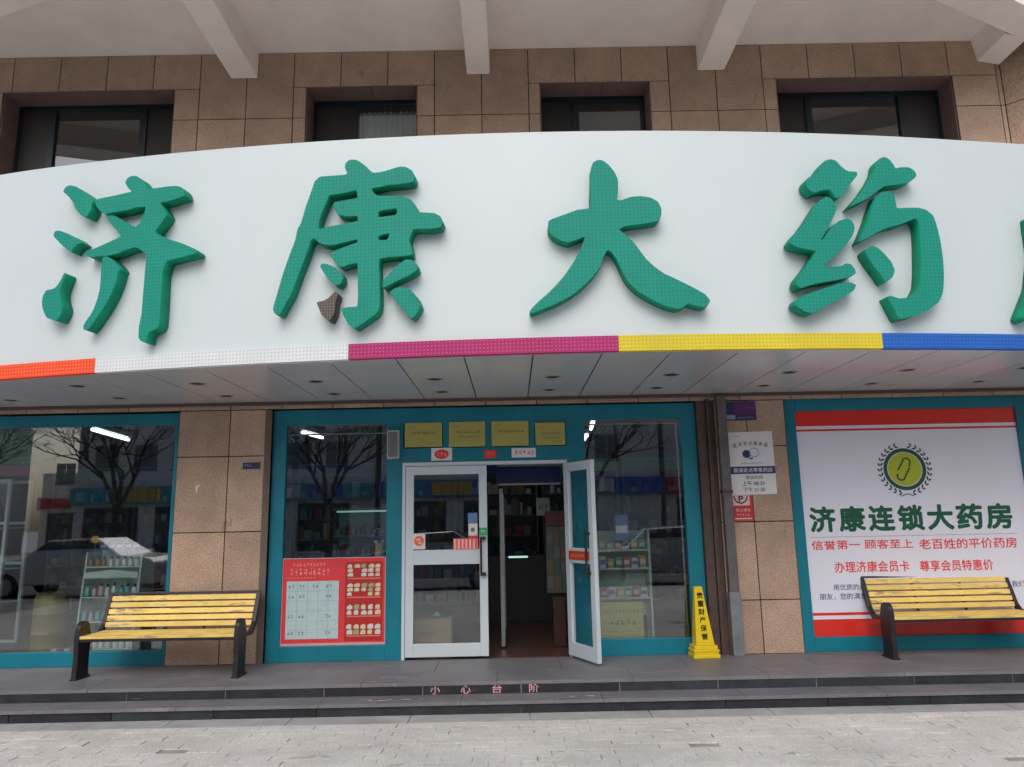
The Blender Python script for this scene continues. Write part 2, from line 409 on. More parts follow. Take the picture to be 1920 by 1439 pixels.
# reveals of the upper windows
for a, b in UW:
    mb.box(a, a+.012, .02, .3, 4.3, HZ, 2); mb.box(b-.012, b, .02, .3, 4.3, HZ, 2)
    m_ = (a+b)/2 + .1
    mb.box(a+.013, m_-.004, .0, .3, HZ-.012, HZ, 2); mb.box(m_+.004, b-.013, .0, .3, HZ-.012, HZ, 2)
mb.box(11.59, 11.95, .02, .3, 0, 7.5, 1)
mb.build('granite_wall', [granite, joint, mat('shaded_reveal_granite', (.16, .105, .095), .6, noise=.15)], B)  # window reveals: granite in a darker colour that paints in their shade
# angled wall at the right
T = Matrix.Translation((11.605, 0, 0)) @ Matrix.Rotation(math.radians(-45), 4, 'Z')
mb = MB(); tiles(mb, [0, .28, .83, 1.38, 1.93, 2.48], [0, .53, 1.322, 2.113, 2.904, 3.695, 4.486, 5.277, 6.03, 6.873, 7.5], T=T)
mb.box(0, 2.5, .014, .25, 0, 7.5, 1, T)
mb.build('side_wall', [granite, joint], B)
# upper windows
darkteal = mat('dark_teal_frame', (.003, .014, .02), .4)
shutter = mat('dark_louvre', (.022, .017, .02), .5)
curtm = mat('pale_curtain', (.62, .68, .64), .8, noise=.2, nscale=3)
def upper_window(a, b, m1, m2, curtain=None, label=None):
    y = .28
    mb = MB(); mb.box(a+.013, b-.013, y, y+.06, HZ-.05-.012, HZ-.013); 
    for m in (m1, m2):
        if m: mb.box(m-.04, m+.04, y-.002, y+.06, 4.3, HZ-.062)
    mb.box(a+.013, a+.045, y, y+.06, 4.3, HZ-.062); mb.box(b-.045, b-.013, y, y+.06, 4.3, HZ-.062)
    w_ = mb.build('window', darkteal, B)
    if label: w_['label'] = label
    mb = MB(); mb.box(a+.013, b-.013, y+.03, y+.036, 4.3, HZ-.062); mb.build('pane', glassup, w_)
    mb = MB()
    mb.box(a+.045, m1-.04, y+.02, y+.028, 4.3, HZ-.062)
    if m2: mb.build('shutter', shutter, w_); mb = MB(); mb.box(m2+.04, b-.045, y+.02, y+.028, 4.3, HZ-.062)
    mb.build('shutter', shutter, w_)
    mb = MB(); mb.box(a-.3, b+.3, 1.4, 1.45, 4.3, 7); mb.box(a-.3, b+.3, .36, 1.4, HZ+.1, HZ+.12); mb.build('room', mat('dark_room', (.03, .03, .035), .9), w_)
    if curtain:
        mb = MB(); n = 40
        for i in range(n):
            x0 = curtain[0]+(curtain[1]-curtain[0])*i/n; x1 = curtain[0]+(curtain[1]-curtain[0])*(i+1)/n
            y0 = y+.12+.02*math.sin(i*1.7); y1 = y+.12+.02*math.sin((i+1)*1.7)
            mb.quad((x0, y0, 4.3), (x1, y1, 4.3), (x1, y1, HZ-.1), (x0, y0, HZ-.1))
        mb.build('curtain', curtm, w_, smooth=True)
upper_window(-.1, 1.91, .325, 1.42, label='wide dark upper window at the left end')
upper_window(3.451, 4.745, 3.96, None, (4.0, 4.7), label='upper window with a pale curtain')
upper_window(6.184, 7.47, 6.62, None, label='narrow dark upper window over the third character')
upper_window(8.955, 11.03, 9.43, 10.56, label='wide dark upper window at the right end')
# overhanging floor above, with beams and an angled edge beam
edge_in = [(-3.6, .3), (1.29, -1.36), (3.1, -2.02), (8.4, -2.02), (10.18, -1.14), (11.62, -.44), (11.9, -.3)]
edge_out = [(-3.8, -.05), (1.17, -1.72), (3.0, -2.40), (8.5, -2.40), (10.36, -1.44), (11.78, -.74), (12.06, -.60)]
SZ = 6.873
mb = MB(); mb.poly([(x, y_, SZ) for x, y_ in edge_in]+[(11.9, .5, SZ), (-3.6, .5, SZ)])
mb.poly([(x, y_, SZ+.25) for x, y_ in edge_in]+[(11.9, .5, SZ+.25), (-3.6, .5, SZ+.25)])
mb.build('overhang_slab', cream, B)
mb = MB()
for i in range(len(edge_in)-1):
    a, b, c, d = edge_in[i], edge_in[i+1], edge_out[i+1], edge_out[i]
    mb.hexa([(*d, 6.55), (*c, 6.55), (*b, 6.55), (*a, 6.55), (*d, 7.6), (*c, 7.6), (*b, 7.6), (*a, 7.6)])
me_ = mb.build('edge_beam', cream, B)
def beam(x0, x1):
    mb = MB(); mb.box(x0, x1, -2.05, .0, 6.545, SZ+.1); return mb.build('beam', cream, B, bevel=.01)
beam(2.565, 2.875); beam(5.33, 5.60); beam(8.04, 8.36)
mb = MB(); mb.prism([(11.35, 6.6), (11.60, 6.55), (11.60, 6.9), (11.30, 6.9)], -.5, -.002); mb.build('beam_end', cream, B)
mb = MB(); mb.box(-4, 12.2, -.3, 8, 7.5, 12); mb.build('upper_storey', cream, B)

# interior shell
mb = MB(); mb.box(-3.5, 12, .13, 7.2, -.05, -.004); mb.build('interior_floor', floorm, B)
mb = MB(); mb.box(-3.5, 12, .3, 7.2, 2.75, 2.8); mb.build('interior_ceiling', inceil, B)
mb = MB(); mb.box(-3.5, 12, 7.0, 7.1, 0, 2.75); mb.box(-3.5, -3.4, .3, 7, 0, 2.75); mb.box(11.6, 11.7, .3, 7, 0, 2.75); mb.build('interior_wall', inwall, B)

# ---- teal shopfronts
FY0, FY1 = .06, .13
mb = MB(); frame_box(mb, -2.6, 2.2, 0, 2.6, FY0, FY1, .1, .06, .125, .145); mb.box(-.24, -.14, FY0+.001, FY1, .145, 2.475)
fl = mb.build('shopfront_frame', teal, B, bevel=.004); fl['label'] = 'teal frame of the left display window'
mb = MB(); mb.box(-2.5, -.24, .095, .101, .145, 2.475); mb.box(-.14, 2.14, .095, .101, .145, 2.475); mb.build('pane', glass, fl)
# middle bay
mb = MB()
mb.box(3.2, 7.765, FY0, FY1, 2.44, 2.605)                       # head
mb.box(3.2, 3.345, FY0, FY1, 0, 2.44); mb.box(4.43, 4.60, FY0, FY1, 0, 2.44)
mb.box(6.36, 6.56, FY0, FY1, 0, 2.44); mb.box(7.60, 7.765, FY0, FY1, 0, 2.44)
mb.box(3.345, 4.43, FY0, FY1, 0, .155); mb.box(6.56, 7.60, FY0, FY1, 0, .165)
mb.box(4.60, 6.36, FY0, FY1, 2.015, 2.165)                      # transom rail
for x in (5.062, 5.52, 5.992): mb.box(x-.03, x+.03, FY0+.002, FY1, 2.165, 2.44)
fm = mb.build('shopfront_frame', teal, B, bevel=.004); fm['label'] = 'teal frame of the middle bay with the door'
mb = MB(); mb.box(3.345, 4.43, .095, .101, .155, 2.44); mb.box(6.56, 7.60, .095, .101, .165, 2.44); mb.box(4.60, 6.36, .1, .106, 2.165, 2.44)
mb.build('pane', glass, fm)
mb = MB(); mb.box(3.345, 4.43, .105, .12, 2.335, 2.35); mb.build('blind_rail', greyalu, fm); mb = MB(); mb.box(6.60, 7.58, .105, .12, 2.385, 2.40); mb.box(7.555, 7.57, .105, .12, .165, 2.385); mb.build('blind_rail', greyalu, fm)
# white door case
mb = MB(); mb.box(4.60, 6.36, .045, .12, 1.975, 2.013); mb.box(4.60, 4.632, .045, .12, 0, 1.975); mb.box(6.33, 6.36, .045, .12, 0, 1.975)
mb.build('door_case', whitealu, B, bevel=.002)
def door_leaf(name, w, hinge_loc, rz, label, flip=1):
    d = D.objects.new(name, None); COL.objects.link(d); d.parent = B; d.location = hinge_loc; d.rotation_euler = (0, 0, rz); d['label'] = label
    mb = MB(); s0, s1 = .085, .085
    mb.box(0, s0, -.022, .022, 0, 1.945); mb.box(w-s1, w, -.022, .022, 0, 1.945)
    mb.box(s0, w-s1, -.022, .022, 1.855, 1.945); mb.box(s0, w-s1, -.022, .022, .92, 1.07); mb.box(s0, w-s1, -.022, .022, 0, .13)
    mb.build('frame', whitealu, d, bevel=.003)
    mb = MB(); mb.box(s0, w-s1, -.003, .003, .13, .92); mb.box(s0, w-s1, -.0031, .0031, 1.07, 1.855); mb.build('pane', glass, d)
    return d
d1 = door_leaf('door', .862, (4.636, .07, .025), 0, 'closed white glazed leaf of the shop door')
mb = MB(); mb.tube((.795, -.062, .80), (.795, -.062, 1.20), .011); mb.tube((.83, -.062, .82), (.83, -.02, .82), .014); mb.tube((.83, -.062, 1.18), (.83, -.02, 1.18), .014)
mb.box(.79, .845, -.072, -.052, .80, .835); mb.box(.79, .845, -.072, -.052, 1.165, 1.2)
mb.build('handle', blackm, d1)
d2 = door_leaf('door', .575, (6.335, .055, .025), math.atan2(-.515, .235), 'open white glazed leaf of the shop door')
mb = MB(); mb.tube((.49, -.06, .80), (.49, -.06, 1.25), .012); mb.box(.47, .51, -.06, .06, .82, .85); mb.box(.47, .51, -.06, .06, 1.2, 1.23); mb.tube((.49, .06, .80), (.49, .06, 1.25), .012)
mb.build('handle', blackm, d2)
mb = MB(); mb.box(.086, .489, -.032, -.0225, .955, 1.04); mb.build('push_band', mat('red_band', (.6, .04, .03), .4), d2)
mb = MB(); scribble(mb, .12, .45, .975, 1.015, -.0325, 8); mb.build('push_band_lettering', mat('gold_ink', (.6, .45, .08), .5), d2)
# right bay frame with a solid backing for the poster
mb = MB(); frame_box(mb, 8.722, 11.5, 0, 2.66, FY0, FY1, .13, .25, .17, .14)
fr_ = mb.build('shopfront_frame', teal, B, bevel=.004); fr_['label'] = 'teal frame round the big poster'
mb = MB(); mb.box(8.852, 11.25, .1, .106, .14, 2.49); mb.build('pane', glass, fr_)
# brown jamb strips beside the pillars
mb = MB(); mb.box(3.13, 3.2, -.003, .05, 0, 2.605); mb.build('jamb_strip', mat('brown_jamb', (.14, .10, .085), .5, noise=.2), B)
mb = MB(); mb.box(7.768, 7.86, .0, .1, 0, 2.61); mb.box(7.865, 7.90, -.03, .1, 0, 2.63); mb.box(7.905, 7.952, .01, .1, 0, 2.61); mb.build('rusty_channel', rust, B)

# ================================================================== CANOPY WITH SIGN
ACX, ACY, AR = 6.7738, 20.8443, 22.9868
def arc(x, r=AR): return ACY-math.sqrt(r*r-(x-ACX)**2)
def ztop(x): return max(4.55, min(4.67, 4.66-.014*(x-2)))
ZB = 2.689; ZSTR = 2.822
C_ = thing('shop_canopy', 'curved white fascia sign canopy with green characters over the shopfront', 'canopy', (0, 0, 0))
def arc_sheet(mb, xa, xb, r0, r1, zb, zt, n=40, mi=0):
    for i in range(n):
        a = xa+(xb-xa)*i/n; b = xa+(xb-xa)*(i+1)/n
        za, zb2 = (zt(a), zt(b)) if callable(zt) else (zt, zt)
        pa, pb, qa, qb = (a, arc(a, r1)), (b, arc(b, r1)), (a, arc(a, r0)), (b, arc(b, r0))
        mb.quad((*pa, zb), (*pb, zb), (*pb, zb2), (*pa, za), mi)      # front
        mb.quad((*qa, zb), (*qb, zb), (*qb, zb2), (*qa, za), mi)
        mb.quad((*pa, za), (*pb, zb2), (*qb, zb2), (*qa, za), mi)
        mb.quad((*pa, zb), (*pb, zb), (*qb, zb), (*qa, zb), mi)
    for x in (xa, xb):
        zt_ = zt(x) if callable(zt) else zt
        mb.quad((x, arc(x, r1), zb), (x, arc(x, r0), zb), (x, arc(x, r0), zt_), (x, arc(x, r1), zt_), mi)
def fin(mb, *a, **k):
    o = mb.build(*a, **k)
    bm = bmesh.new(); bm.from_mesh(o.data); bmesh.ops.remove_doubles(bm, verts=bm.verts, dist=.0004); bmesh.ops.recalc_face_normals(bm, faces=bm.faces); bm.to_mesh(o.data); bm.free()
    for p in o.data.polygons: p.use_smooth = True
    try: o.data.set_sharp_from_angle(angle=math.radians(40))
    except Exception: pass
    return o
mb = MB(); arc_sheet(mb, -2.9, 12.9, AR-.14, AR, ZSTR-.002, ztop, 70); fin(mb, 'fascia_panel', whitesheet, C_)
SX = [(-2.9, 2.242), (2.242, 4.468), (4.468, 6.632), (6.632, 8.768), (8.768, 12.9)]
for (a, b), m_, lb in zip(SX, (s_red, s_white, s_mag, s_yel, s_blue), ('orange red', 'white dotted', 'magenta', 'yellow', 'blue')):
    mb = MB(); arc_sheet(mb, a+.001, b-.001, AR-.12, AR+.03, ZB+.004, ZSTR-.004, 12); o = fin(mb, 'colour_strip', m_, C_); o['label'] = lb+' strip along the lower edge of the sign'
# soffit of aluminium strips
mb = MB(); seams = [5.955+.5535*i for i in range(-16, 13)]
for a, b in zip(seams[:-1], seams[1:]):
    a2, b2 = a+.006, b-.006
    mb.hexa([(a2, arc(a2, AR-.02), ZB), (b2, arc(b2, AR-.02), ZB), (b2, -.005, ZB), (a2, -.005, ZB), (a2, arc(a2, AR-.02), ZB+.012), (b2, arc(b2, AR-.02), ZB+.012), (b2, -.005, ZB+.012), (a2, -.005, ZB+.012)])
mb.build('soffit_panels', alu, C_)
mb = MB()
for a, b in zip(seams[:-1], seams[1:]): mb.hexa([(a, arc(a, AR-.03), ZB+.014), (b, arc(b, AR-.03), ZB+.014), (b, -.005, ZB+.014), (a, -.005, ZB+.014), (a, arc(a, AR-.03), ZB+.09), (b, arc(b, AR-.03), ZB+.09), (b, -.005, ZB+.09), (a, -.005, ZB+.09)])
mb.build('soffit_backing', dark, C_)
mb = MB(); mb.box(-2.4, 12.5, -.03, -.004, 2.655, 2.688); mb.build('edge_trim', mat('brown_trim', (.10, .075, .07), .5, metal=.3), C_)
mb = MB()
for i in range(60):
    a = -2.7+i*15.4/60; b = a+15.4/60; ya, yb_ = arc(a, AR-.142), arc(b, AR-.142)
    mb.quad((a, ya, 4.38), (b, yb_, 4.38), (b, .0, 4.40), (a, .0, 4.40))
mb.build('bounce_sheet', mat('pale_bounce_sheet', (.76, .76, .75), .6, noise=.1, nscale=1.2), C_)  # unseen canopy top, added pale to bounce light onto wall and overhang
# downlights: two rows
dl0 = None
for x in [-2.05+1.098*i for i in range(0, 13)]:
    xx = x+.55-.02
    for yy, sc in ((-1.15, 1.0), (-.45, .92)):
        if dl0 is None:
            mb = MB(); mb.lathe([(.052, -.001), (.074, -.004), (.08, .002), (.05, .01)], n=20); dl0 = mb.build('downlight', greyalu, C_, smooth=True)
            mb = MB(); mb.lathe([(.05, -.0015), (.05, .02)], n=20); d_ = mb.build('lens', mat('downlight_lens', (.03, .03, .03), .25), dl0)
            dl0.location = (xx, yy, ZB); dl0.scale = (sc, sc, 1)
        else:
            c = dl0.copy(); COL.objects.link(c); c.parent = C_; c.location = (xx, yy, ZB); c.scale = (sc, sc, 1)
            e = d_.copy(); COL.objects.link(e); e.parent = c

LET = {
'ji':(2.45,[[[-0.601,0.834],[-0.577,0.88],[-0.527,0.887],[-0.466,0.865],[-0.396,0.818],[-0.332,0.768],[-0.289,0.724],[-0.284,0.697],[-0.303,0.681],[-0.3,0.632],[-0.339,0.57],[-0.4,0.594],[-0.451,0.653],[-0.483,0.711],[-0.529,0.771],[-0.579,0.815]],[[-0.657,0.426],[-0.648,0.465],[-0.609,0.472],[-0.521,0.437],[-0.424,0.386],[-0.357,0.335],[-0.412,0.323],[-0.444,0.293],[-0.463,0.257],[-0.505,0.287],[-0.569,0.34],[-0.627,0.393]],[[-0.509,0.077],[-0.492,0.061],[-0.519,-0.019],[-0.538,-0.093],[-0.522,-0.17],[-0.495,-0.235],[-0.504,-0.286],[-0.539,-0.353],[-0.641,-0.323],[-0.687,-0.25],[-0.707,-0.179],[-0.702,-0.115],[-0.675,-0.07],[-0.604,-0.064],[-0.568,-0.038],[-0.535,0.018]],[[-0.143,0.183],[-0.099,0.188],[-0.059,0.164],[-0.004,0.115],[0.038,0.063],[0.018,0.036],[0.014,-0.016],[-0.0,-0.072],[-0.028,-0.15],[-0.067,-0.227],[-0.111,-0.298],[-0.161,-0.368],[-0.199,-0.422],[-0.233,-0.459],[-0.268,-0.451],[-0.275,-0.417],[-0.248,-0.368],[-0.209,-0.319],[-0.183,-0.264],[-0.159,-0.186],[-0.145,-0.107],[-0.143,-0.014],[-0.147,0.09]],[[0.018,0.852],[0.037,0.892],[0.08,0.909],[0.131,0.9],[0.172,0.871],[0.214,0.812],[0.249,0.77],[0.331,0.766],[0.431,0.771],[0.518,0.767],[0.568,0.752],[0.595,0.717],[0.611,0.668],[0.574,0.66],[0.502,0.644],[0.441,0.633],[0.373,0.628],[0.421,0.564],[0.447,0.509],[0.405,0.448],[0.343,0.367],[0.395,0.333],[0.478,0.29],[0.603,0.244],[0.747,0.173],[0.755,0.138],[0.707,0.131],[0.588,0.113],[0.474,0.095],[0.461,0.056],[0.444,-0.006],[0.447,-0.153],[0.449,-0.311],[0.447,-0.45],[0.426,-0.49],[0.361,-0.508],[0.34,-0.548],[0.339,-0.603],[0.289,-0.589],[0.262,-0.554],[0.26,-0.454],[0.276,-0.354],[0.276,-0.242],[0.277,-0.106],[0.278,0.043],[0.284,0.169],[0.251,0.195],[0.198,0.235],[0.16,0.247],[0.092,0.235],[0.001,0.206],[-0.087,0.193],[-0.175,0.195],[-0.264,0.192],[-0.331,0.224],[-0.308,0.245],[-0.208,0.277],[-0.085,0.319],[0.025,0.356],[-0.017,0.407],[-0.087,0.479],[-0.137,0.544],[-0.107,0.562],[-0.055,0.553],[0.025,0.504],[0.105,0.454],[0.157,0.432],[0.193,0.458],[0.229,0.548],[0.243,0.606],[0.206,0.608],[0.142,0.611],[0.068,0.594],[-0.084,0.586],[-0.16,0.578],[-0.2,0.604],[-0.258,0.67],[-0.257,0.724],[-0.174,0.733],[-0.072,0.741],[0.029,0.754],[0.092,0.759],[0.051,0.8]]]),
'kang':(4.45,[[[-0.013,0.806],[-0.008,0.847],[0.026,0.875],[0.077,0.873],[0.117,0.85],[0.164,0.811],[0.21,0.76],[0.233,0.743],[0.3,0.746],[0.368,0.761],[0.447,0.783],[0.503,0.779],[0.559,0.742],[0.582,0.693],[0.576,0.646],[0.537,0.635],[0.448,0.629],[0.347,0.627],[0.28,0.614],[0.212,0.607],[0.247,0.557],[0.281,0.537],[0.415,0.529],[0.505,0.513],[0.56,0.478],[0.599,0.424],[0.611,0.371],[0.671,0.367],[0.749,0.356],[0.798,0.324],[0.814,0.278],[0.798,0.233],[0.716,0.223],[0.573,0.232],[0.551,0.185],[0.535,0.141],[0.557,0.071],[0.563,0.014],[0.508,0.006],[0.376,0.004],[0.293,-0.004],[0.289,-0.072],[0.296,-0.162],[0.3,-0.274],[0.3,-0.419],[0.272,-0.467],[0.186,-0.523],[0.1,-0.58],[0.044,-0.539],[0.004,-0.47],[-0.014,-0.409],[0.041,-0.4],[0.118,-0.399],[0.122,-0.31],[0.116,-0.175],[0.113,-0.028],[0.045,-0.038],[-0.022,-0.06],[-0.067,-0.03],[-0.125,0.059],[-0.07,0.088],[0.019,0.117],[0.11,0.146],[0.107,0.173],[0.018,0.156],[-0.093,0.134],[-0.15,0.137],[-0.206,0.155],[-0.259,0.202],[-0.284,0.189],[-0.312,0.093],[-0.374,-0.081],[-0.445,-0.287],[-0.472,-0.325],[-0.524,-0.434],[-0.569,-0.426],[-0.587,-0.386],[-0.553,-0.253],[-0.514,-0.096],[-0.464,0.061],[-0.417,0.197],[-0.403,0.289],[-0.371,0.345],[-0.341,0.472],[-0.299,0.6],[-0.268,0.704],[-0.223,0.743],[-0.12,0.742],[-0.006,0.743],[0.011,0.756]],[[-0.144,0.568],[-0.082,0.576],[0.009,0.586],[0.094,0.603],[0.103,0.526],[-0.012,0.516],[-0.097,0.504],[-0.102,0.469],[-0.066,0.396],[0.014,0.374],[0.106,0.376],[0.107,0.327],[-0.03,0.31],[-0.165,0.289],[-0.223,0.276],[-0.223,0.348],[-0.197,0.428],[-0.16,0.519]],[[0.277,0.407],[0.436,0.422],[0.433,0.362],[0.278,0.349]],[[0.307,0.2],[0.379,0.209],[0.358,0.151],[0.286,0.153],[0.277,0.181]],[[-0.201,-0.045],[-0.19,-0.02],[-0.145,-0.025],[-0.077,-0.057],[-0.02,-0.111],[-0.006,-0.152],[-0.019,-0.191],[-0.046,-0.214],[-0.08,-0.199],[-0.114,-0.169],[-0.166,-0.104]],[[0.321,-0.2],[0.378,-0.133],[0.443,-0.069],[0.508,-0.024],[0.563,-0.029],[0.601,-0.067],[0.609,-0.112],[0.553,-0.152],[0.444,-0.198],[0.357,-0.242],[0.322,-0.253]],[[0.385,-0.29],[0.423,-0.258],[0.488,-0.253],[0.553,-0.282],[0.608,-0.346],[0.635,-0.413],[0.608,-0.467],[0.571,-0.519],[0.533,-0.496],[0.467,-0.416],[0.413,-0.347]]]),
'brown':(4.45,[[[-0.067,-0.258],[-0.044,-0.285],[-0.064,-0.345],[-0.07,-0.439],[-0.105,-0.504],[-0.135,-0.495],[-0.178,-0.451],[-0.202,-0.394],[-0.223,-0.348],[-0.159,-0.335],[-0.116,-0.309]]]),
'da':(6.65,[[[-0.207,0.355],[-0.202,0.485],[-0.192,0.616],[-0.19,0.704],[-0.171,0.753],[-0.129,0.774],[-0.088,0.768],[-0.039,0.723],[-0.0,0.667],[0.025,0.6],[0.023,0.502],[0.009,0.42],[0.05,0.419],[0.112,0.445],[0.204,0.452],[0.285,0.436],[0.344,0.397],[0.366,0.331],[0.357,0.267],[0.325,0.233],[0.253,0.219],[0.141,0.207],[0.06,0.196],[0.013,0.173],[0.057,0.129],[0.124,0.064],[0.171,-0.006],[0.217,-0.081],[0.284,-0.151],[0.36,-0.21],[0.467,-0.265],[0.582,-0.329],[0.668,-0.383],[0.705,-0.435],[0.687,-0.474],[0.651,-0.491],[0.612,-0.483],[0.525,-0.454],[0.493,-0.487],[0.443,-0.5],[0.355,-0.474],[0.259,-0.426],[0.143,-0.351],[0.068,-0.272],[0.022,-0.177],[-0.013,-0.081],[-0.051,-0.017],[-0.085,0.001],[-0.112,-0.042],[-0.146,-0.136],[-0.209,-0.219],[-0.292,-0.302],[-0.395,-0.378],[-0.516,-0.44],[-0.626,-0.484],[-0.706,-0.511],[-0.72,-0.495],[-0.664,-0.432],[-0.552,-0.336],[-0.439,-0.214],[-0.355,-0.09],[-0.29,0.035],[-0.257,0.12],[-0.318,0.094],[-0.4,0.068],[-0.459,0.09],[-0.519,0.128],[-0.553,0.174],[-0.551,0.255],[-0.494,0.28],[-0.391,0.316],[-0.309,0.346]]]),
'yao':(8.95,[[[-0.756,0.554],[-0.736,0.594],[-0.688,0.624],[-0.642,0.639],[-0.632,0.683],[-0.574,0.754],[-0.516,0.77],[-0.472,0.757],[-0.432,0.706],[-0.38,0.667],[-0.301,0.664],[-0.299,0.635],[-0.344,0.582],[-0.394,0.535],[-0.422,0.482],[-0.46,0.442],[-0.507,0.426],[-0.53,0.474],[-0.555,0.502],[-0.623,0.495],[-0.692,0.467],[-0.739,0.503]],[[-0.121,0.744],[-0.094,0.786],[-0.046,0.805],[-0.002,0.783],[0.027,0.737],[0.04,0.702],[0.081,0.715],[0.151,0.719],[0.2,0.695],[0.221,0.649],[0.196,0.616],[0.122,0.574],[0.017,0.557],[-0.076,0.546],[-0.15,0.491],[-0.237,0.43],[-0.332,0.384],[-0.396,0.358],[-0.352,0.404],[-0.263,0.498],[-0.183,0.603],[-0.134,0.686]],[[-0.6,0.438],[-0.562,0.434],[-0.522,0.389],[-0.511,0.333],[-0.54,0.27],[-0.586,0.196],[-0.626,0.128],[-0.674,0.066],[-0.66,0.063],[-0.578,0.163],[-0.505,0.231],[-0.435,0.255],[-0.392,0.239],[-0.371,0.178],[-0.395,0.11],[-0.459,0.031],[-0.545,-0.048],[-0.629,-0.115],[-0.666,-0.159],[-0.612,-0.164],[-0.523,-0.152],[-0.476,-0.129],[-0.433,-0.14],[-0.406,-0.189],[-0.409,-0.219],[-0.455,-0.242],[-0.557,-0.267],[-0.69,-0.29],[-0.802,-0.315],[-0.885,-0.344],[-0.915,-0.309],[-0.899,-0.26],[-0.845,-0.2],[-0.77,-0.106],[-0.719,-0.028],[-0.805,-0.016],[-0.896,0.007],[-0.937,0.04],[-0.893,0.101],[-0.833,0.158],[-0.77,0.237],[-0.706,0.328],[-0.655,0.397]],[[-0.941,-0.481],[-0.921,-0.433],[-0.83,-0.389],[-0.696,-0.344],[-0.56,-0.3],[-0.46,-0.288],[-0.413,-0.309],[-0.434,-0.353],[-0.505,-0.397],[-0.609,-0.451],[-0.712,-0.506],[-0.803,-0.549],[-0.866,-0.534]],[[-0.155,0.455],[-0.105,0.492],[-0.047,0.501],[-0.004,0.481],[0.006,0.424],[0.009,0.35],[0.095,0.357],[0.198,0.36],[0.264,0.344],[0.321,0.294],[0.339,0.214],[0.355,0.079],[0.357,-0.078],[0.345,-0.234],[0.319,-0.367],[0.275,-0.444],[0.177,-0.51],[0.048,-0.565],[-0.083,-0.593],[-0.117,-0.507],[-0.163,-0.404],[-0.131,-0.396],[-0.067,-0.42],[0.011,-0.413],[0.088,-0.374],[0.131,-0.303],[0.156,-0.17],[0.176,0.008],[0.188,0.144],[0.188,0.234],[0.169,0.268],[0.116,0.25],[0.008,0.206],[-0.096,0.183],[-0.179,0.142],[-0.275,0.088],[-0.351,0.053],[-0.303,0.134],[-0.246,0.248],[-0.199,0.362],[-0.163,0.432]],[[-0.31,-0.022],[-0.255,0.021],[-0.205,0.013],[-0.145,-0.041],[-0.092,-0.113],[-0.07,-0.184],[-0.096,-0.24],[-0.161,-0.29],[-0.199,-0.219],[-0.251,-0.143],[-0.288,-0.077]]])}
def chaikin(p, it=1, r=.2):
    for _ in range(it):
        q = []
        for i in range(len(p)):
            a = p[i]; b = p[(i+1) % len(p)]
            q.append((a[0]+(b[0]-a[0])*r, a[1]+(b[1]-a[1])*r)); q.append((b[0]-(b[0]-a[0])*r, b[1]-(b[1]-a[1])*r))
        p = q
    return p
def char_mesh(polys, thick):
    """outline polygons (holes allowed) -> solid mesh; x right, z up, front at y=-thick"""
    cu = D.curves.new('tmp', 'CURVE'); cu.dimensions = '2D'; cu.fill_mode = 'BOTH'; cu.extrude = thick/2
    for p in polys:
        p = chaikin(chaikin(p, 1, .12), 1, .2); s = cu.splines.new('POLY'); s.points.add(len(p)-1); s.use_cyclic_u = True
        for pt, (x, z) in zip(s.points, p): pt.co = (x, z, 0, 1)
    o = D.objects.new('tmp', cu); COL.objects.link(o); bpy.context.view_layer.update()
    me = D.meshes.new_from_object(o.evaluated_get(bpy.context.evaluated_depsgraph_get())); D.objects.remove(o); D.curves.remove(cu)
    for v in me.vertices: x, z, y = v.co; v.co = (x, -y-thick/2, z)
    return me
def add_char(key, label, face, side, parent=C_, extra=None):
    x0, polys = LET[key] if extra is None else extra
    me = char_mesh(polys, .12)
    me.materials.clear(); me.materials.append(face); me.materials.append(side)
    bm = bmesh.new(); bm.from_mesh(me); bmesh.ops.remove_doubles(bm, verts=bm.verts, dist=.0003); bmesh.ops.recalc_face_normals(bm, faces=bm.faces)
    for f in bm.faces: f.material_index = 0 if f.normal.y < -.7 else 1
    bm.to_mesh(me); bm.free(); me.update()
    o = D.objects.new('character', me); COL.objects.link(o); o.parent = parent
    n = Vector((x0-ACX, arc(x0)-ACY, 0)).normalized()
    o.location = (x0, arc(x0), 3.5); o.location += n*.001
    # the outlines were measured on the plane through the front face
    o.location = Vector((ACX, ACY, 3.5)) + n*(AR+.001); o.location.z = 3.5
    o.rotation_euler = (0, 0, math.atan2(-n.x, -n.y)*-1)
    o['label'] = label
    return o
add_char('ji', 'green dotted character at the left end of the sign', green, greenside)
k_ = add_char('kang', 'green dotted character with one dark brown dot', green, greenside)
add_char('brown', 'dark brown unlit dot of the second character', brownface, brownside)
add_char('da', 'green dotted character of three strokes in the middle of the sign', green, greenside)
add_char('yao', 'green dotted character over the yellow and blue strips', green, greenside)
# last character, cut by the picture's right edge: brush strokes
fang = [[(-.10, .40), (.08, .36), (.20, .46), (.12, .58), (-.02, .62)], 
        [(-.42, .34), (-.30, .30), (.45, .38), (.60, .30), (.66, .10), (.52, .02), (-.20, -.02), (-.26, -.22), (-.42, -.48), (-.62, -.60), (-.66, -.56), (-.50, -.30), (-.42, .0)],
        [(-.02, -.10), (.14, -.12), (.18, -.2), (.66, -.14), (.74, -.24), (.30, -.32), (.28, -.40), (.56, -.42), (.66, -.56), (.50, -.88), (.28, -.92), (.26, -.82), (.40, -.60), (.24, -.52), (.08, -.70), (-.22, -.84), (-.26, -.78), (-.04, -.56), (.10, -.36), (-.16, -.34), (-.14, -.24), (.0, -.22)]]
add_char(None, 'green dotted character cut off by the right edge of the photograph', green, greenside, extra=(10.57, fang))

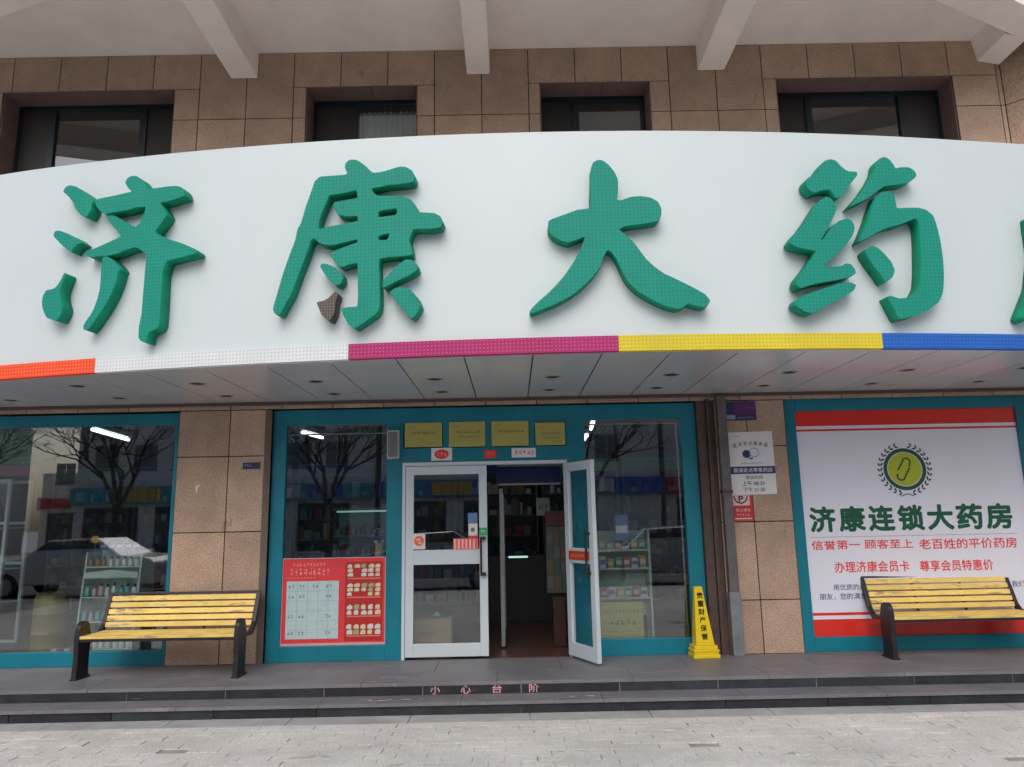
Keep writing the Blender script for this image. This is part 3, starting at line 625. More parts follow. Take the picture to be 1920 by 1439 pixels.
# ================================================================== SIGNS AND POSTERS
# big pharmacy poster
P = thing('pharmacy_poster', 'big white poster with red bands, round emblem and green shop name in the right bay', 'poster', (0, 0, 0))
py = .092
mb = MB(); mb.box(8.853, 11.249, py-.004, py, .141, 2.489); mb.build('sheet', posterw, P)
y1 = py-.0045
for za, zb_ in ((2.325, 2.489), (2.268, 2.29), (.35, .378), (.141, .312)): mb = MB(); mb.box(8.853, 11.249, y1-.001, y1, za, zb_); mb.build('red_band', posterred, P)
mb = MB(); names = '济康连锁大药房'; x = 8.925
for i, ch in enumerate(names):
    a = 8.925+i*.3125; add_text(mb, ch, a, a+.262, 1.205, 1.455, y1-.001, .032)
mb.build('lettering', deepgreen, P)
mb = MB(); mb.box(8.91, 11.10, y1-.001, y1, 1.142, 1.147); mb.build('rule', mat('pink_grey_ink', (.4, .3, .36), .5), P)
mb = MB(); add_text(mb, '信誉第一 顾客至上', 8.915, 9.985, 1.015, 1.11, y1-.001, .012); mb.build('slogan_lettering', redink, P); mb = MB(); add_text(mb, '老百姓的平价药房', 10.05, 11.08, 1.0, 1.105, y1-.001, .012)
mb.build('slogan_lettering', redink, P); mb = MB(); add_text(mb, '办理济康会员卡', 9.135, 9.92, .778, .89, y1-.001, .012); mb.build('slogan_lettering', redink, P); mb = MB(); add_text(mb, '尊享会员特惠价', 10.03, 10.80, .775, .885, y1-.001, .012)
mb.build('slogan_lettering', redink, P)
mb = MB(); add_text(mb, '用优质的产', 9.10, 9.44, .60, .66, y1-.001, .004); add_text(mb, '朋友，您的满意', 8.95, 9.44, .505, .57, y1-.001, .004); add_text(mb, '我们', 10.97, 11.10, .60, .66, y1-.001, .004)
mb.build('small_lettering', navy, P)
# emblem
ex, ez = 9.989, 1.842
em = MB()
disc(em, ex, ez, .225, y1-.001, 48, 0, .185, 1.02); disc(em, ex, ez, .178, y1-.001, 48, 1, None, 1.02)
def stroke(mbx, pts, wd, y, mi):
    for (a, b) in zip(pts[:-1], pts[1:]):
        dx, dz = b[0]-a[0], b[1]-a[1]; l = math.hypot(dx, dz) or 1; nx, nz = -dz/l*wd/2, dx/l*wd/2
        ex_, ez_ = dx/l*wd*.25, dz/l*wd*.25
        mbx.quad((a[0]+nx-ex_, y, a[1]+nz-ez_), (a[0]-nx-ex_, y, a[1]-nz-ez_), (b[0]-nx+ex_, y, b[1]-nz+ez_), (b[0]+nx+ex_, y, b[1]+nz+ez_), mi)
def arcpts(cx, cz, r, a0, a1, n=8): return [(cx+r*math.cos(math.radians(a0+(a1-a0)*i/n)), cz+r*math.sin(math.radians(a0+(a1-a0)*i/n))) for i in range(n+1)]
up_ = [(ex-.075, ez-.01), (ex-.015, ez+.085)] + arcpts(ex+.022, ez+.075, .042, 150, -30) + [(ex+.05, ez+.03)]
dn = [(ex+.05, ez+.012), (ex-.01, ez-.09)] + arcpts(ex-.047, ez-.075, .042, -30, -200) + [(ex-.088, ez-.05)]
for i, pts in enumerate((up_, dn)):
    for j, (a, b) in enumerate(zip(pts[:-1], pts[1:])): stroke(em, [a, b], .017, y1-.002-.0001*j-.001*i, 0)
for i in range(26):   # laurel
    t = math.radians(-90+ (12+ (i//2)*12.2)*(1 if i % 2 else -1)); r = .262
    cx, cz = ex+r*1.02*math.cos(t), ez+r*math.sin(t); sgn = 1 if i % 2 else -1
    for da, ln in ((.6, .058), (-.6, .046)):
        d = t+sgn*PI/2+da*sgn; tip = (cx+ln*math.cos(d), cz+ln*math.sin(d)); nx, nz = -math.sin(d)*.012, math.cos(d)*.012
        mx_, mz_ = cx+ln*.5*math.cos(d), cz+ln*.5*math.sin(d)
        yy = y1-.001-(.0002 if da > 0 else 0)
        em.quad((cx, yy, cz), (mx_+nx, yy, mz_+nz), (tip[0], yy, tip[1]), (mx_-nx, yy, mz_-nz), 0)
stroke(em, [(ex-.07, ez-.285), (ex+.0, ez-.262)], .01, y1-.0014, 0); stroke(em, [(ex+.07, ez-.285), (ex+.0, ez-.262)], .01, y1-.0018, 0)
em.build('emblem', [mat('emblem_green', (.012, .075, .05), .4), lime], P)

# four olive yellow boards above the door
for i, (a, b, c, e, lb) in enumerate([(4.623, 5.024, 2.178, 2.44, 'olive yellow notice over the closed door leaf, leftmost above the door'), (5.096, 5.488, 2.172, 2.442, 'olive yellow notice second from the left above the door'),
        (5.556, 5.957, 2.172, 2.440, 'olive yellow notice third from the left above the door'), (6.030, 6.350, 2.172, 2.412, 'smaller olive yellow notice at the right end above the door')]):
    t = thing('notice_board', lb, 'notice', (0, 0, 0), group='yellow notices above the door')
    mb = MB(); mb.box(a, b, .05, .056, c, e); mb.build('board', notice_y, t)
    mb = MB(); rg = random.Random(i+11); yy = .0495; W_ = b-a
    scribble(mb, a+.03, a+.11, e-.05, e-.035, yy, 5, rng=rg); scribble(mb, a+.07, b-.05, e-.125, e-.095, yy, 9, rng=rg)
    if i in (1, 3): scribble(mb, a+.1, b-.06, e-.175, e-.15, yy, 7, rng=rg)
    if i in (0, 3): scribble(mb, b-.14, b-.04, c+.03, c+.045, yy, 6, rng=rg)
    mb.build('lettering', mat('faded_brown_ink', (.12, .10, .03), .6), t)
def sticker(name, lb, a, b, c, e, y, base, marks=(), cat='sticker'):
    t = thing(name, lb, cat, (0, 0, 0))
    mb = MB(); mb.box(a, b, y-.002, y, c, e); mb.build('sheet', base, t)
    for k, (m_, fn) in enumerate(marks):
        q = MB(); fn(q, y-.0025-.0006*k); q.build('marks', m_, t)
    return t
rg = random.Random(2)
sticker('door_sticker', 'white sticker with red stamp on the teal rail above the closed leaf', 4.907, 5.13, 2.03, 2.165, .058, whitepaper, [(redink, lambda q, y: [disc(q, 5.018, 2.098, .052, y, 24, 0, None, 1.5)]), (mat('pale_pink', (.75, .35, .35), .5), lambda q, y: scribble(q, 4.96, 5.08, 2.075, 2.12, y, 3, rng=rg))])
sticker('door_sticker', 'small red sticker in the middle of the teal rail above the door', 5.475, 5.60, 2.047, 2.13, .058, redink, [(mat('pale_pink', (.75, .35, .35), .5), lambda q, y: scribble(q, 5.50, 5.58, 2.075, 2.105, y, 3, rng=rg))])
sticker('door_sticker', 'white and red strip sticker on the teal rail above the open doorway', 5.77, 6.03, 2.046, 2.146, .058, whitepaper, [(redink, lambda q, y: scribble(q, 5.80, 6.02, 2.075, 2.125, y, 5, rng=rg))])
wf = mat('sticker_white', (.7, .66, .64), .4)
sticker('door_sticker', 'orange white round warning sticker at the left of the closed leaf', 4.715, 4.845, 1.105, 1.262, .0445, wf, [(mat('orange_ink', (.85, .12, .03), .4), lambda q, y: disc(q, 4.78, 1.19, .052, y, 28, 0)), (wf, lambda q, y: stroke(q, [(4.755, 1.2), (4.79, 1.215), (4.79, 1.185), (4.77, 1.17), (4.81, 1.165)], .013, y, 0))])
sticker('door_sticker', 'red and white gridded sticker at the lower right of the upper pane', 5.14, 5.40, 1.095, 1.207, .0445, mat('light_red', (.85, .13, .12), .4), [(wf, lambda q, y: [q.box(5.15+i*.04, 5.153+i*.04+.01, y-.0005, y, 1.10, 1.20) for i in range(6)])])
sticker('door_sticker', 'small white card sticker above the red sticker on the closed leaf', 5.30, 5.395, 1.235, 1.36, .0445, wf, [(mat('grey_ink', (.12, .14, .2), .5), lambda q, y: disc(q, 5.345, 1.295, .022, y, 16, 0)), (redink, lambda q, y: q.box(5.30, 5.395, y-.0005, y, 1.212, 1.232))])
sticker('door_sticker', 'small green sticker on the right stile of the closed leaf', 5.415, 5.494, 1.235, 1.315, .0445, mat('green_sticker', (.02, .42, .12), .4), [(wf, lambda q, y: scribble(q, 5.43, 5.48, 1.26, 1.29, y, 3, rng=rg))])
sticker('door_sticker', 'small purple and blue sticker at the right edge of the upper pane', 5.295, 5.395, 1.365, 1.47, .0445, mat('violet_ink', (.12, .2, .42), .4))

# red price board inside the lower part of the left door-side window
t = thing('red_display_board', 'red display board with white price list and rows of gold packs in the window', 'display board', (0, 0, 0))
yb = .086
mb = MB(); mb.box(3.352, 4.425, yb, yb+.006, .165, 1.03); mb.build('board', mat('board_red', (.70, .045, .06), .35, noise=.08, nscale=4), t)
mb = MB(); frame_box(mb, 3.347, 4.428, .157, 1.036, yb-.008, yb+.001, .008, .008, .008, .022); mb.build('edge_strip', mat('pink_edge', (.6, .38, .4), .4), t)
mb = MB(); mb.box(3.395, 3.94, yb-.002, yb-.0002, .222, .80); mb.build('price_list', mat('pale_blue_paper', (.45, .60, .62), .5, noise=.08, nscale=15), t)
mb = MB(); rg = random.Random(8)
for q, zz in enumerate((.63, .43, .26, .73)):
    for x in (3.41, 3.52, 3.66, 3.8):
        if rg.random() < .65: scribble(mb, x, x+.07, zz, zz+.035, yb-.0024, 2, rng=rg)
for z in (.70, .60, .50, .40, .31): mb.box(3.40, 3.935, yb-.0023, yb-.0021, z, z+.0015)
for i in range(1, 5): mb.box(3.395+i*.109, 3.397+i*.109, yb-.0024, yb-.0021, .23, .79)
mb.build('list_lettering', mat('list_ink', (.16, .12, .22), .5), t)
mb = MB(); scribble(mb, 3.42, 3.85, .86, .93, yb-.0005, 9, rng=rg); scribble(mb, 3.45, 3.80, .95, .985, yb-.0005, 10, rng=rg); scribble(mb, 3.39, 3.70, .825, .84, yb-.0005, 9, rng=rg)
mb.build('title_lettering', mat('pink_ink', (.82, .32, .30), .4), t)
mb = MB(); mb.box(4.005, 4.395, yb-.003, yb-.0006, .195, .99); mb.build('pack_panel', mat('deep_red', (.45, .02, .02), .4), t)
mb = MB(); gold = mat('pale_gold', (.65, .58, .38), .4, noise=.2, nscale=40)
rp = random.Random(12)
packm = [gold, mat('pack_white', (.62, .64, .58), .4), mat('pack_green', (.30, .42, .25), .4)]
for rows, z0 in ((3, .84), (3, .645), (2, .465), (2, .27)):
    mb = MB()
    for r_ in range(rows):
        for c_ in range(5):
            if rp.random() < .05: continue
            hh = .04 if rows == 3 else .05; x = 4.028+c_*.073+rp.uniform(-.003, .003); z = z0+r_*(hh+.004)-(.0 if rows == 3 else .01)
            w2 = rp.choice([.046, .052, .058]); k = rp.uniform(.6, .95)
            mb.prism([(x, z), (x+w2, z), (x+w2, z+hh*k), (x+w2*.5, z+hh*.97), (x, z+hh*k*.8)], yb-.006, yb-.0032, rp.choice([0, 0, 0, 1, 1, 2]))
    mb.build('pack_pictures', packm, t)
mb = MB()
for z in (.82, .63, .44, .245): mb.box(4.03, 4.38, yb-.0036, yb-.0031, z-.008, z+.004)
mb.build('pack_captions', mat('caption_pink', (.72, .2, .16), .4), t)

# AC control box at the top of the mullion
t = thing('wall_box', 'small grey ventilated box fixed to the teal post left of the door', 'vent box', (0, 0, 0))
mb = MB(); mb.box(4.437, 4.568, .0, .06, 2.055, 2.36); mb.build('case', mat('pale_grey_plastic', (.42, .44, .47), .5), t, bevel=.006)
mb = MB(); mb.box(4.452, 4.553, -.004, .001, 2.075, 2.34); mb.build('grille', mat('mid_grey_plastic', (.17, .18, .2), .6), t)

# notices on the right pillar
PYF = -.001
t = thing('wall_notice', 'white paper notice with navy band and opening hours on the right pillar', 'notice', (0, 0, 0))
mb = MB(); mb.prism([(8.083, 2.262), (8.562, 2.272), (8.566, 1.607), (8.086, 1.595)], PYF-.004, PYF); mb.build('sheet', whitepaper, t)
y_ = PYF-.0045
mb = MB(); mb.box(8.087, 8.565, y_-.001, y_, 1.82, 1.898); mb.build('navy_band', navy, t)
mb = MB(); add_text(mb, '医保定点零售药店', 8.125, 8.535, 1.836, 1.882, y_-.0016, .006); mb.build('band_lettering', whitepaper, t)
mb = MB()
for i, ch in enumerate('医保定点服务店'):
    a = (i-3)/3; cx = 8.32+a*.165; cz = 2.145-.022*a*a; add_text(mb, ch, cx-.019, cx+.019, cz-.02, cz+.02, y_-.001, .006)
mb.build('arched_lettering', mat('dark_red_ink', (.28, .05, .06), .5), t)
mb = MB()
pts = []
for i in range(22):
    r = .048 if i % 2 else .038; a = 2*PI*i/22; pts.append((8.272+r*1.05*math.cos(a), 2.03+r*math.sin(a)))
mb.prism(pts, y_-.001, y_); mb.box(8.30, 8.335, y_-.0012, y_-.0001, 1.975, 1.992)
disc(mb, 8.355, 2.045, .052, y_-.0014, 26, 1, .042); mb.build('emblem', [navy, mat('pale_blue_ink', (.3, .38, .55), .5)], t)
mb = MB(); add_text(mb, '营业时间', 8.245, 8.425, 1.765, 1.80, y_-.001, .006); add_text(mb, '上午 08:30', 8.205, 8.44, 1.695, 1.745, y_-.001, .008); add_text(mb, '下午 21:30', 8.21, 8.44, 1.63, 1.678, y_-.001, .008)
scribble(mb, 8.21, 8.44, 1.925, 1.94, y_, 10, rng=rg); scribble(mb, 8.12, 8.22, 2.215, 2.228, y_, 6, rng=rg)
mb.build('hours_lettering', mat('soft_black_ink', (.07, .06, .07), .6), t)
t = thing('no_parking_sign', 'red and pink no parking sign under the white notice on the pillar', 'sign', (0, 0, 0))
mb = MB(); mb.box(8.075, 8.298, PYF-.0032, PYF, 1.332, 1.593); mb.build('sheet', mat('sign_red', (.55, .03, .035), .35), t)
mb = MB(); mb.box(8.083, 8.268, PYF-.0042, PYF-.0033, 1.49, 1.592); mb.build('upper_panel', mat('pale_pink_panel', (.72, .5, .5), .4), t)
mb = MB(); k = 40
ring = [(8.175+.075*math.cos(a), 1.59+.082*math.sin(a), 8.175+.062*math.cos(a), 1.59+.068*math.sin(a)) for a in [PI+PI*i/20 for i in range(21)]]
for (a, b) in zip(ring[:-1], ring[1:]): mb.quad((a[0], PYF-.0046, a[1]), (b[0], PYF-.0046, b[1]), (b[2], PYF-.0046, b[3]), (a[2], PYF-.0046, a[3]))
add_text(mb, 'P', 8.153, 8.20, 1.53, 1.59, PYF-.005, .03); mb.build('parking_symbol', blackink, t)
mb = MB(); add_text(mb, '禁止停车', 8.115, 8.27, 1.425, 1.46, PYF-.004, .01); scribble(mb, 8.12, 8.26, 1.38, 1.405, PYF-.0035, 5, rng=rg); mb.box(8.10, 8.28, PYF-.004, PYF-.0033, 1.348, 1.362)
mb.build('lettering', mat('pink_white_ink', (.75, .45, .42), .5), t)
t = thing('house_plaque', 'purple and navy plaque at the top of the right pillar', 'plaque', (0, 0, 0))
mb = MB(); mb.box(8.073, 8.408, -.013, -.002, 2.392, 2.594); mb.build('plate', mat('plaque_navy', (.02, .025, .10), .35), t, bevel=.003)
mb = MB(); mb.box(8.17, 8.404, -.0145, -.0135, 2.455, 2.588); mb.build('purple_field', mat('plaque_purple', (.10, .02, .13), .4), t)
mb = MB(); mb.box(8.083, 8.18, -.0145, -.0135, 2.405, 2.45); scribble(mb, 8.2, 8.38, 2.408, 2.432, -.0137, 9, rng=rg); mb.build('marks', mat('plaque_pale', (.25, .33, .5), .4), t)
mb = MB(); scribble(mb, 8.19, 8.39, 2.50, 2.56, -.0148, 5, rng=rg); mb.build('lettering', mat('plaque_violet', (.22, .05, .25), .4), t)
t = thing('house_plaque', 'small navy number plaque on the left pillar', 'plaque', (0, 0, 0))
mb = MB(); mb.box(2.912, 3.094, -.012, -.001, 1.974, 2.042); mb.build('plate', mat('plaque_navy', (.02, .025, .10), .35), t, bevel=.002)
mb = MB(); scribble(mb, 2.93, 3.01, 2.0, 2.03, -.0125, 3, rng=rg); mb.build('lettering', mat('plaque_pale', (.25, .33, .5), .4), t)
mb = MB(); mb.prism([(2.42, 1.80), (2.44, 1.815), (2.47, 1.815), (2.455, 1.80), (2.442, 1.79), (2.442, 1.735), (2.428, 1.74)], -.004, -.001)
tag(mb.build('paper_scrap', whitepaper), 'torn white scrap of paper stuck on the left pillar', 'paper scrap')

# grey downpipe beside the right pillar
t = thing('downpipe', 'grey painted downpipe running down the left edge of the right pillar', 'pipe', (8.018, -.06, 0))
mb = MB(); mb.box(-.05, .05, -.035, .052, .0, 2.655); mb.build('pipe', pipe, t, bevel=.012)
mb = MB(); mb.box(-.058, .058, -.043, .056, 0, .62); mb.build('sleeve', pipe2, t, bevel=.008)
mb = MB(); mb.box(-.055, .055, -.04, .056, 1.62, 1.65); mb.build('bracket', rust, t)

# ================================================================== BENCHES
def make_bench():
    root = thing('park_bench', '', 'bench', group='yellow slatted benches on the platform')
    hl = .735
    mb = MB(); tl = math.radians(-14)     # backrest
    y0, z0 = .175, .415
    for i in range(5):
        T = Matrix.Translation((0, y0+i*.0235, z0+i*.0605)) @ Matrix.Rotation(tl, 4, 'X')
        mb.box(-hl, hl, -.012, .012, 0, .049, 0, T)
    mb.build('backrest', yellowwood, root, bevel=.003)
    mb = MB(); T = Matrix.Translation((0, y0+5*.0235, z0+5*.0605-.003)) @ Matrix.Rotation(tl, 4, 'X'); mb.box(-hl-.03, hl+.03, -.014, .014, 0, .022, 0, T); mb.build('top_rail', blackm, root, bevel=.003)
    mb = MB()
    for i in range(5): mb.box(-hl, hl, -.245+i*.082, -.245+i*.082+.07, .368+(.0 if i else -.002), .392)
    mb.build('seat', yellowwood, root, bevel=.003)
    mb = MB(); mb.box(-hl, hl, -.252, -.246, .342, .364); mb.box(-hl+.02, hl-.02, -.24, .14, .345, .366) if False else None
    mb.box(-hl, hl, -.24, -.21, .34, .367); mb.box(-hl, hl, .10, .13, .34, .367)
    for x in (-.25, .25): mb.box(x-.015, x+.015, -.21, .1, .345, .367)
    mb.build('seat_frame', blackm, root)
    for x in (-.25, .25):
        mb = MB(); T = Matrix.Translation((x, y0+.0, z0-.06)) @ Matrix.Rotation(tl, 4, 'X'); mb.box(-.012, .012, .0125, .02, 0, .37, 0, T); mb.build('back_brace', blackm, root)
    for s in (-1, 1):
        x = s*(hl+.022)
        mb = MB()
        top = [(-.165+.085*math.cos(t_), .44+.085*math.sin(t_)) for t_ in [PI*i/10 for i in range(11)]]
        mb.prismx([(-.255, .0), (-.045, .0), (-.06, .06), (-.066, .2), (-.055, .32), (-.06, .40)]+top[::1]+[(-.256, .36), (-.245, .2), (-.25, .06)], x-.024, x+.024)
        mb.prismx([(-.09, .345), (.12, .335), (.215, .42), (.315, .725), (.287, .735), (.17, .45), (.10, .378), (-.09, .378)], x-.0195, x+.0195)
        mb.prismx([(-.262, -.0), (-.035, -.0), (-.035, .018), (-.262, .018)], x-.032, x+.032)
        mb.build('leg', blackm, root, bevel=.004)
    return root
b1 = make_bench(); b1.location = (2.415, -.395, 0); b1.rotation_euler = (0, 0, math.radians(-1.5))
b1['label'] = 'yellow slatted bench in front of the left pillar, black iron ends'
b2 = copy_thing(b1, (10.17, -.19, 0), math.radians(0.5), 'yellow slatted bench in front of the big poster, black iron ends')

# ================================================================== CAUTION CONE
t = thing('caution_cone', 'yellow four sided floor sign with black characters standing by the right window', 'floor sign', (7.665, -.085, 0), math.radians(4))
mb = MB(); mb.box(-.135, .135, -.1, .1, 0, .035); mb.box(-.125, .125, -.09, .09, .035, .06); mb.box(-.132, .132, -.097, .097, .06, .08); mb.box(-.118, .118, -.085, .085, .08, .118)
mb.build('base', yellow, t, bevel=.005)
mb = MB(); a, b, c = .095, .036, .05
mb.hexa([(-a, -.07, .118), (a, -.07, .118), (a, .07, .118), (-a, .07, .118), (-b-.03, -.025, .685), (b-.022, -.025, .685), (b-.022, .025, .685), (-b-.03, .025, .685)])
mb.build('body', yellow, t, bevel=.006)
mb = MB()
for i, ch in enumerate('贵重财产保管'):
    z = .60-i*.079; f = (z-.118)/(.685-.118); yy = -.07+(.045)*f; cx = -.0+(-.022)*f; h = .029
    q = MB(); add_text(q, ch, cx-.031, cx+.031, z-h, z+h, 0, .016)
    for v in q.v:
        f2 = (v[2]-.118)/.567; mb.v.append((v[0], -.07+.045*f2-.0035, v[2]))
    n = len(mb.v)-len(q.v)
    for f_ in q.f: mb.f.append(tuple(n+i_ for i_ in f_)); mb.mi.append(0)
mb.build('lettering', blackink, t)

# ================================================================== INTERIOR THINGS
# ceiling tube lights
tl_lab = [((.44, 1.45), (.26, 2.7), 'tube lamp inside the top of the left window'), 
          ((2.9, 2.2), (3.0, 2.9), 'tube lamp seen at the top left corner of the door-side window'), ((6.86, 1.8), (6.9, 2.5), 'nearer tube lamp inside the top of the right window'), ((6.93, 3.3), (6.95, 4.2), 'farther tube lamp inside the right window')]
def G_(x, y): return (x, y)
for (a, b, lb) in tl_lab:
    t = thing('tube_light', lb, 'ceiling light', (0, 0, 0), group='tube lamps on the shop ceiling')
    mb = MB(); mb.box(min(a[0], b[0])-.05, max(a[0], b[0])+.05, a[1]-.03, b[1]+.03, 2.66, 2.75) if False else mb.tube((*a, 2.69), (*b, 2.69), .05, n=4); mb.build('housing', whitealu, t)
    mb = MB(); mb.tube((*a, 2.62), (*b, 2.62), .02, n=10); mb.build('tube', tube, t)

# display stand with bottles in the left window
t = thing('display_stand', 'pale green tapering shelf stand full of bottles in the left window', 'display stand', (1.29, .72, 0))
standm = mat('pale_green_board', (.42, .55, .50), .5, noise=.06)
mb = MB()
for s in (-1, 1): mb.prismx([(-.22, .02), (.2, .02), (.2, 1.12), (-.10, 1.12)], s*.31-.008+(.0), s*.31+.008)
mb.build('side_panel', standm, t)
mb = MB(); mb.box(-.30, .30, .18, .2, .02, 1.14); mb.prism([(-.30, .84), (.30, .84), (.30, .9), (0, .93), (-.30, .9)], -.155, -.145); mb.build('back_panel', standm, t)
shz = [.10, .38, .64, .965]
for z, d in zip(shz, (-.2, -.17, -.15, -.12)):
    mb = MB(); mb.box(-.30, .30, d, .18, z-.014, z); mb.build('shelf', standm, t)
bprof = [(.02, 0), (.026, .004), (.026, .075), (.012, .095), (.012, .105), (.016, .106), (.016, .125), (.002, .126)]
bm_cols = [mat('white_bottle', (.55, .62, .62), .35), mat('amber_bottle', (.22, .12, .02), .2), mat('pink_bottle', (.5, .3, .34), .35), mat('teal_bottle', (.1, .36, .42), .35)]
capm = mat('dark_cap', (.03, .05, .06), .4)
protos = []
for m_ in bm_cols:
    mb = MB(); mb.lathe(bprof[:4]+[(.01, .1)], n=10); o = mb.build('bottle', m_, smooth=True)
    mb = MB(); mb.lathe([(.014, .096), (.015, .12), (.012, .125)], n=8); c = mb.build('cap', capm, o)
    protos.append((o, c))
first = [True]*4; rb = random.Random(4)
rowname = ['lowest', 'second lowest', 'second highest', 'top']
for r_, z in enumerate(shz):
    for i in range(8):
        k = (0, 2, 3, 1)[rb.randrange(4)] if r_ in (1, 2) else (1 if i < 3 and r_ == 3 else 0)
        o, c = protos[k]
        if first[k]: first[k] = False; q = o
        else:
            q = o.copy(); COL.objects.link(q); e = c.copy(); COL.objects.link(e); e.parent = q
        q.location = (1.29-.262+i*.074+rb.uniform(-.004, .004), .72+(-.16, -.13, -.11, -.08)[r_]+rb.uniform(-.006, .006), z); sc = rb.uniform(.95, 1.2) if r_ < 3 else .85; q.scale = (1, 1, sc)
        kind = ('white', 'amber', 'pink', 'teal')[k]
        tag(q, '%s bottle with dark cap on the %s shelf of the pale green stand' % (kind, rowname[r_]), 'bottle', '%s bottles on the %s shelf of the stand' % (kind, rowname[r_]))
# orange tag on a stick above the stand
t = thing('round_tag', 'orange oval tag standing above the bottle stand', 'tag', (1.06, .62, 0))
mb = MB(); disc(mb, 0, 1.262, .04, -.004, 26, 0, None, 1.15); disc(mb, 0, 1.262, .04, .004, 26, 0, None, 1.15)
mb.build('disc', mat('orange_yellow', (.62, .34, .03), .4), t)
mb = MB(); disc(mb, 0, 1.262, .018, -.0055, 16, 0, .012, 1.2); mb.build('mark', mat('brown_ink', (.2, .1, .02), .5), t)
mb = MB(); mb.tube((0, .0, 1.225), (0, .0, 1.09), .004); mb.build('stick', greyalu, t)
cols = [mat('box_blue', (.03, .10, .36), .4), mat('box_white', (.5, .5, .5), .5), mat('box_red', (.4, .04, .05), .4), mat('box_green', (.06, .28, .14), .4), mat('box_amber', (.42, .30, .07), .4), mat('box_teal', (.05, .28, .33), .4)]
def pack(name, x, y, z, w_, d_, h_, m_, lb, cat, grp=None):
    mb = MB(); mb.box(-w_/2, w_/2, -d_/2, d_/2, 0, h_); o = mb.build(name, m_, loc=(x, y, z), bevel=.002); q = MB(); q.box(-w_*.4, w_*.4, -d_/2-.001, -d_/2, h_*.3, h_*.7); q.build('printed_label', cols[1] if m_ is not cols[1] else cols[0], o); return tag(o, lb, cat, grp)
for i in range(5): pack('medicine_box', 1.08+i*.095, .78, 1.141, .08, .05, .075, cols[0], 'blue medicine box on top of the pale green bottle stand', 'medicine box', 'blue boxes on the stand top')
# white glazed cabinet at the left edge
t = thing('display_cabinet', 'white framed glazed cabinet at the left edge of the left window', 'cabinet', (-.88, 1.35, 0))
mb = MB()
for x in (-.75, -.12, .42): mb.box(x-.018, x+.018, -.02, .02, .0, 2.0); mb.box(x-.018, x+.018, .38, .42, .0, 2.0)
for z in (.0, .95, 1.45, 1.97): mb.box(-.73, .40, -.018, .018, z, z+.035); mb.box(-.73, .40, .382, .418, z, z+.035)
mb.build('frame', whitealu, t)
mb = MB()
for z in (.5, .9, 1.4): mb.box(-.73, .40, .02, .38, z, z+.012)
mb.build('shelf', whitealu, t)
mb = MB(); mb.box(-.73, .40, -.003, .003, .04, 1.97); mb.build('pane', glass, t)
t = thing('hanging_banner', 'green and pink banner hung inside the left window under the ceiling', 'banner', (0, 0, 0))
mb = MB(); mb.box(-.62, -.12, 1.18, 1.19, 2.18, 2.56); mb.build('cloth', mat('banner_green', (.03, .22, .10), .6, noise=.3), t)
mb = MB(); mb.box(-.60, -.02, 1.178, 1.19, 2.03, 2.17); mb.build('hem', mat('banner_pink', (.3, .08, .14), .6), t)
# olive bin
t = thing('storage_drum', 'olive yellow drum standing on the floor behind the left window', 'drum', (.40, 1.0, 0))
mb = MB(); mb.lathe([(.17, 0), (.18, .02), (.18, .2), (.186, .21), (.18, .22), (.18, .42), (.186, .43), (.18, .44), (.175, .6), (.16, .64)], n=24); mb.build('body', mat('drum_olive', (.22, .17, .04), .5, noise=.2), t, smooth=True)
mb = MB(); mb.lathe([(.165, .64), (.165, .665), (.02, .675)], n=24); mb.build('lid', mat('drum_lid', (.08, .07, .03), .5), t, smooth=True)
for i in range(6): pack('medicine_box', .78+i*.07, .52, .0, .06, .08, .11, cols[2] if i % 2 else cols[1], '%s box on the floor left of the bottle stand' % ('red' if i % 2 else 'white'), 'medicine box', '%s boxes on the floor by the stand' % ('red' if i % 2 else 'white'))
# vase of flowers above the red board
t = thing('flower_vase', 'pale vase with white and blue flowers in the window beside the door', 'vase', (4.30, .40, 0))
mb = MB(); mb.lathe([(.035, 1.045-.1), (.045, .99), (.05, 1.06), (.042, 1.13), (.055, 1.17)], n=16); mb.build('vase', mat('cream_ceramic', (.5, .5, .38), .35), t, smooth=True)
mb = MB(); rf = random.Random(6)
for i in range(70):
    a = rf.uniform(0, 2*PI); r = rf.uniform(0, .075); z = 1.2+rf.uniform(0, .13)-r*.3; s = rf.uniform(.008, .016)
    c0 = Vector((r*math.cos(a), r*math.sin(a), z)); u = Vector((rf.gauss(0, 1), rf.gauss(0, 1), rf.gauss(0, 1))).normalized()*s; v = u.orthogonal().normalized()*s
    mb.quad(c0-u-v, c0+u-v, c0+u+v, c0-u+v, rf.randrange(2))
mb.build('flowers', [mat('white_petal', (.6, .62, .66), .6), mat('blue_petal', (.15, .25, .45), .6)], t)
mb = MB()
for i in range(9):
    a = rf.uniform(0, 2*PI); mb.tube((0, 0, 1.13), (.06*math.cos(a), .06*math.sin(a), 1.25), .002, n=4)
mb.build('stems', mat('stem_green', (.05, .12, .03), .6), t)
t = thing('window_ledge', 'low dark counter behind the red display board in the window', 'counter', (0, 0, 0))
mb = MB(); mb.box(3.4, 4.42, .22, .62, .9, .94); mb.build('top', mat('dark_counter', (.05, .045, .05), .4), t)
mb = MB(); mb.box(3.42, 4.40, .24, .60, 0, .899); mb.build('body', mat('counter_body', (.03, .028, .03), .5), t)
t = thing('glass_showcase', 'pale turquoise lit showcase deep behind the window beside the door', 'showcase', (3.75, 2.4, 0))
mb = MB(); mb.box(-.42, .42, -.2, .2, 0, .95); mb.build('base', mat('showcase_brown', (.12, .05, .035), .5), t)
mb = MB(); mb.box(-.40, .40, .17, .19, .951, 1.55); mb.box(-.42, .42, -.2, .2, 1.551, 1.58); mb.build('back_panel', mat('showcase_turquoise', (.25, .5, .46), .5), t)
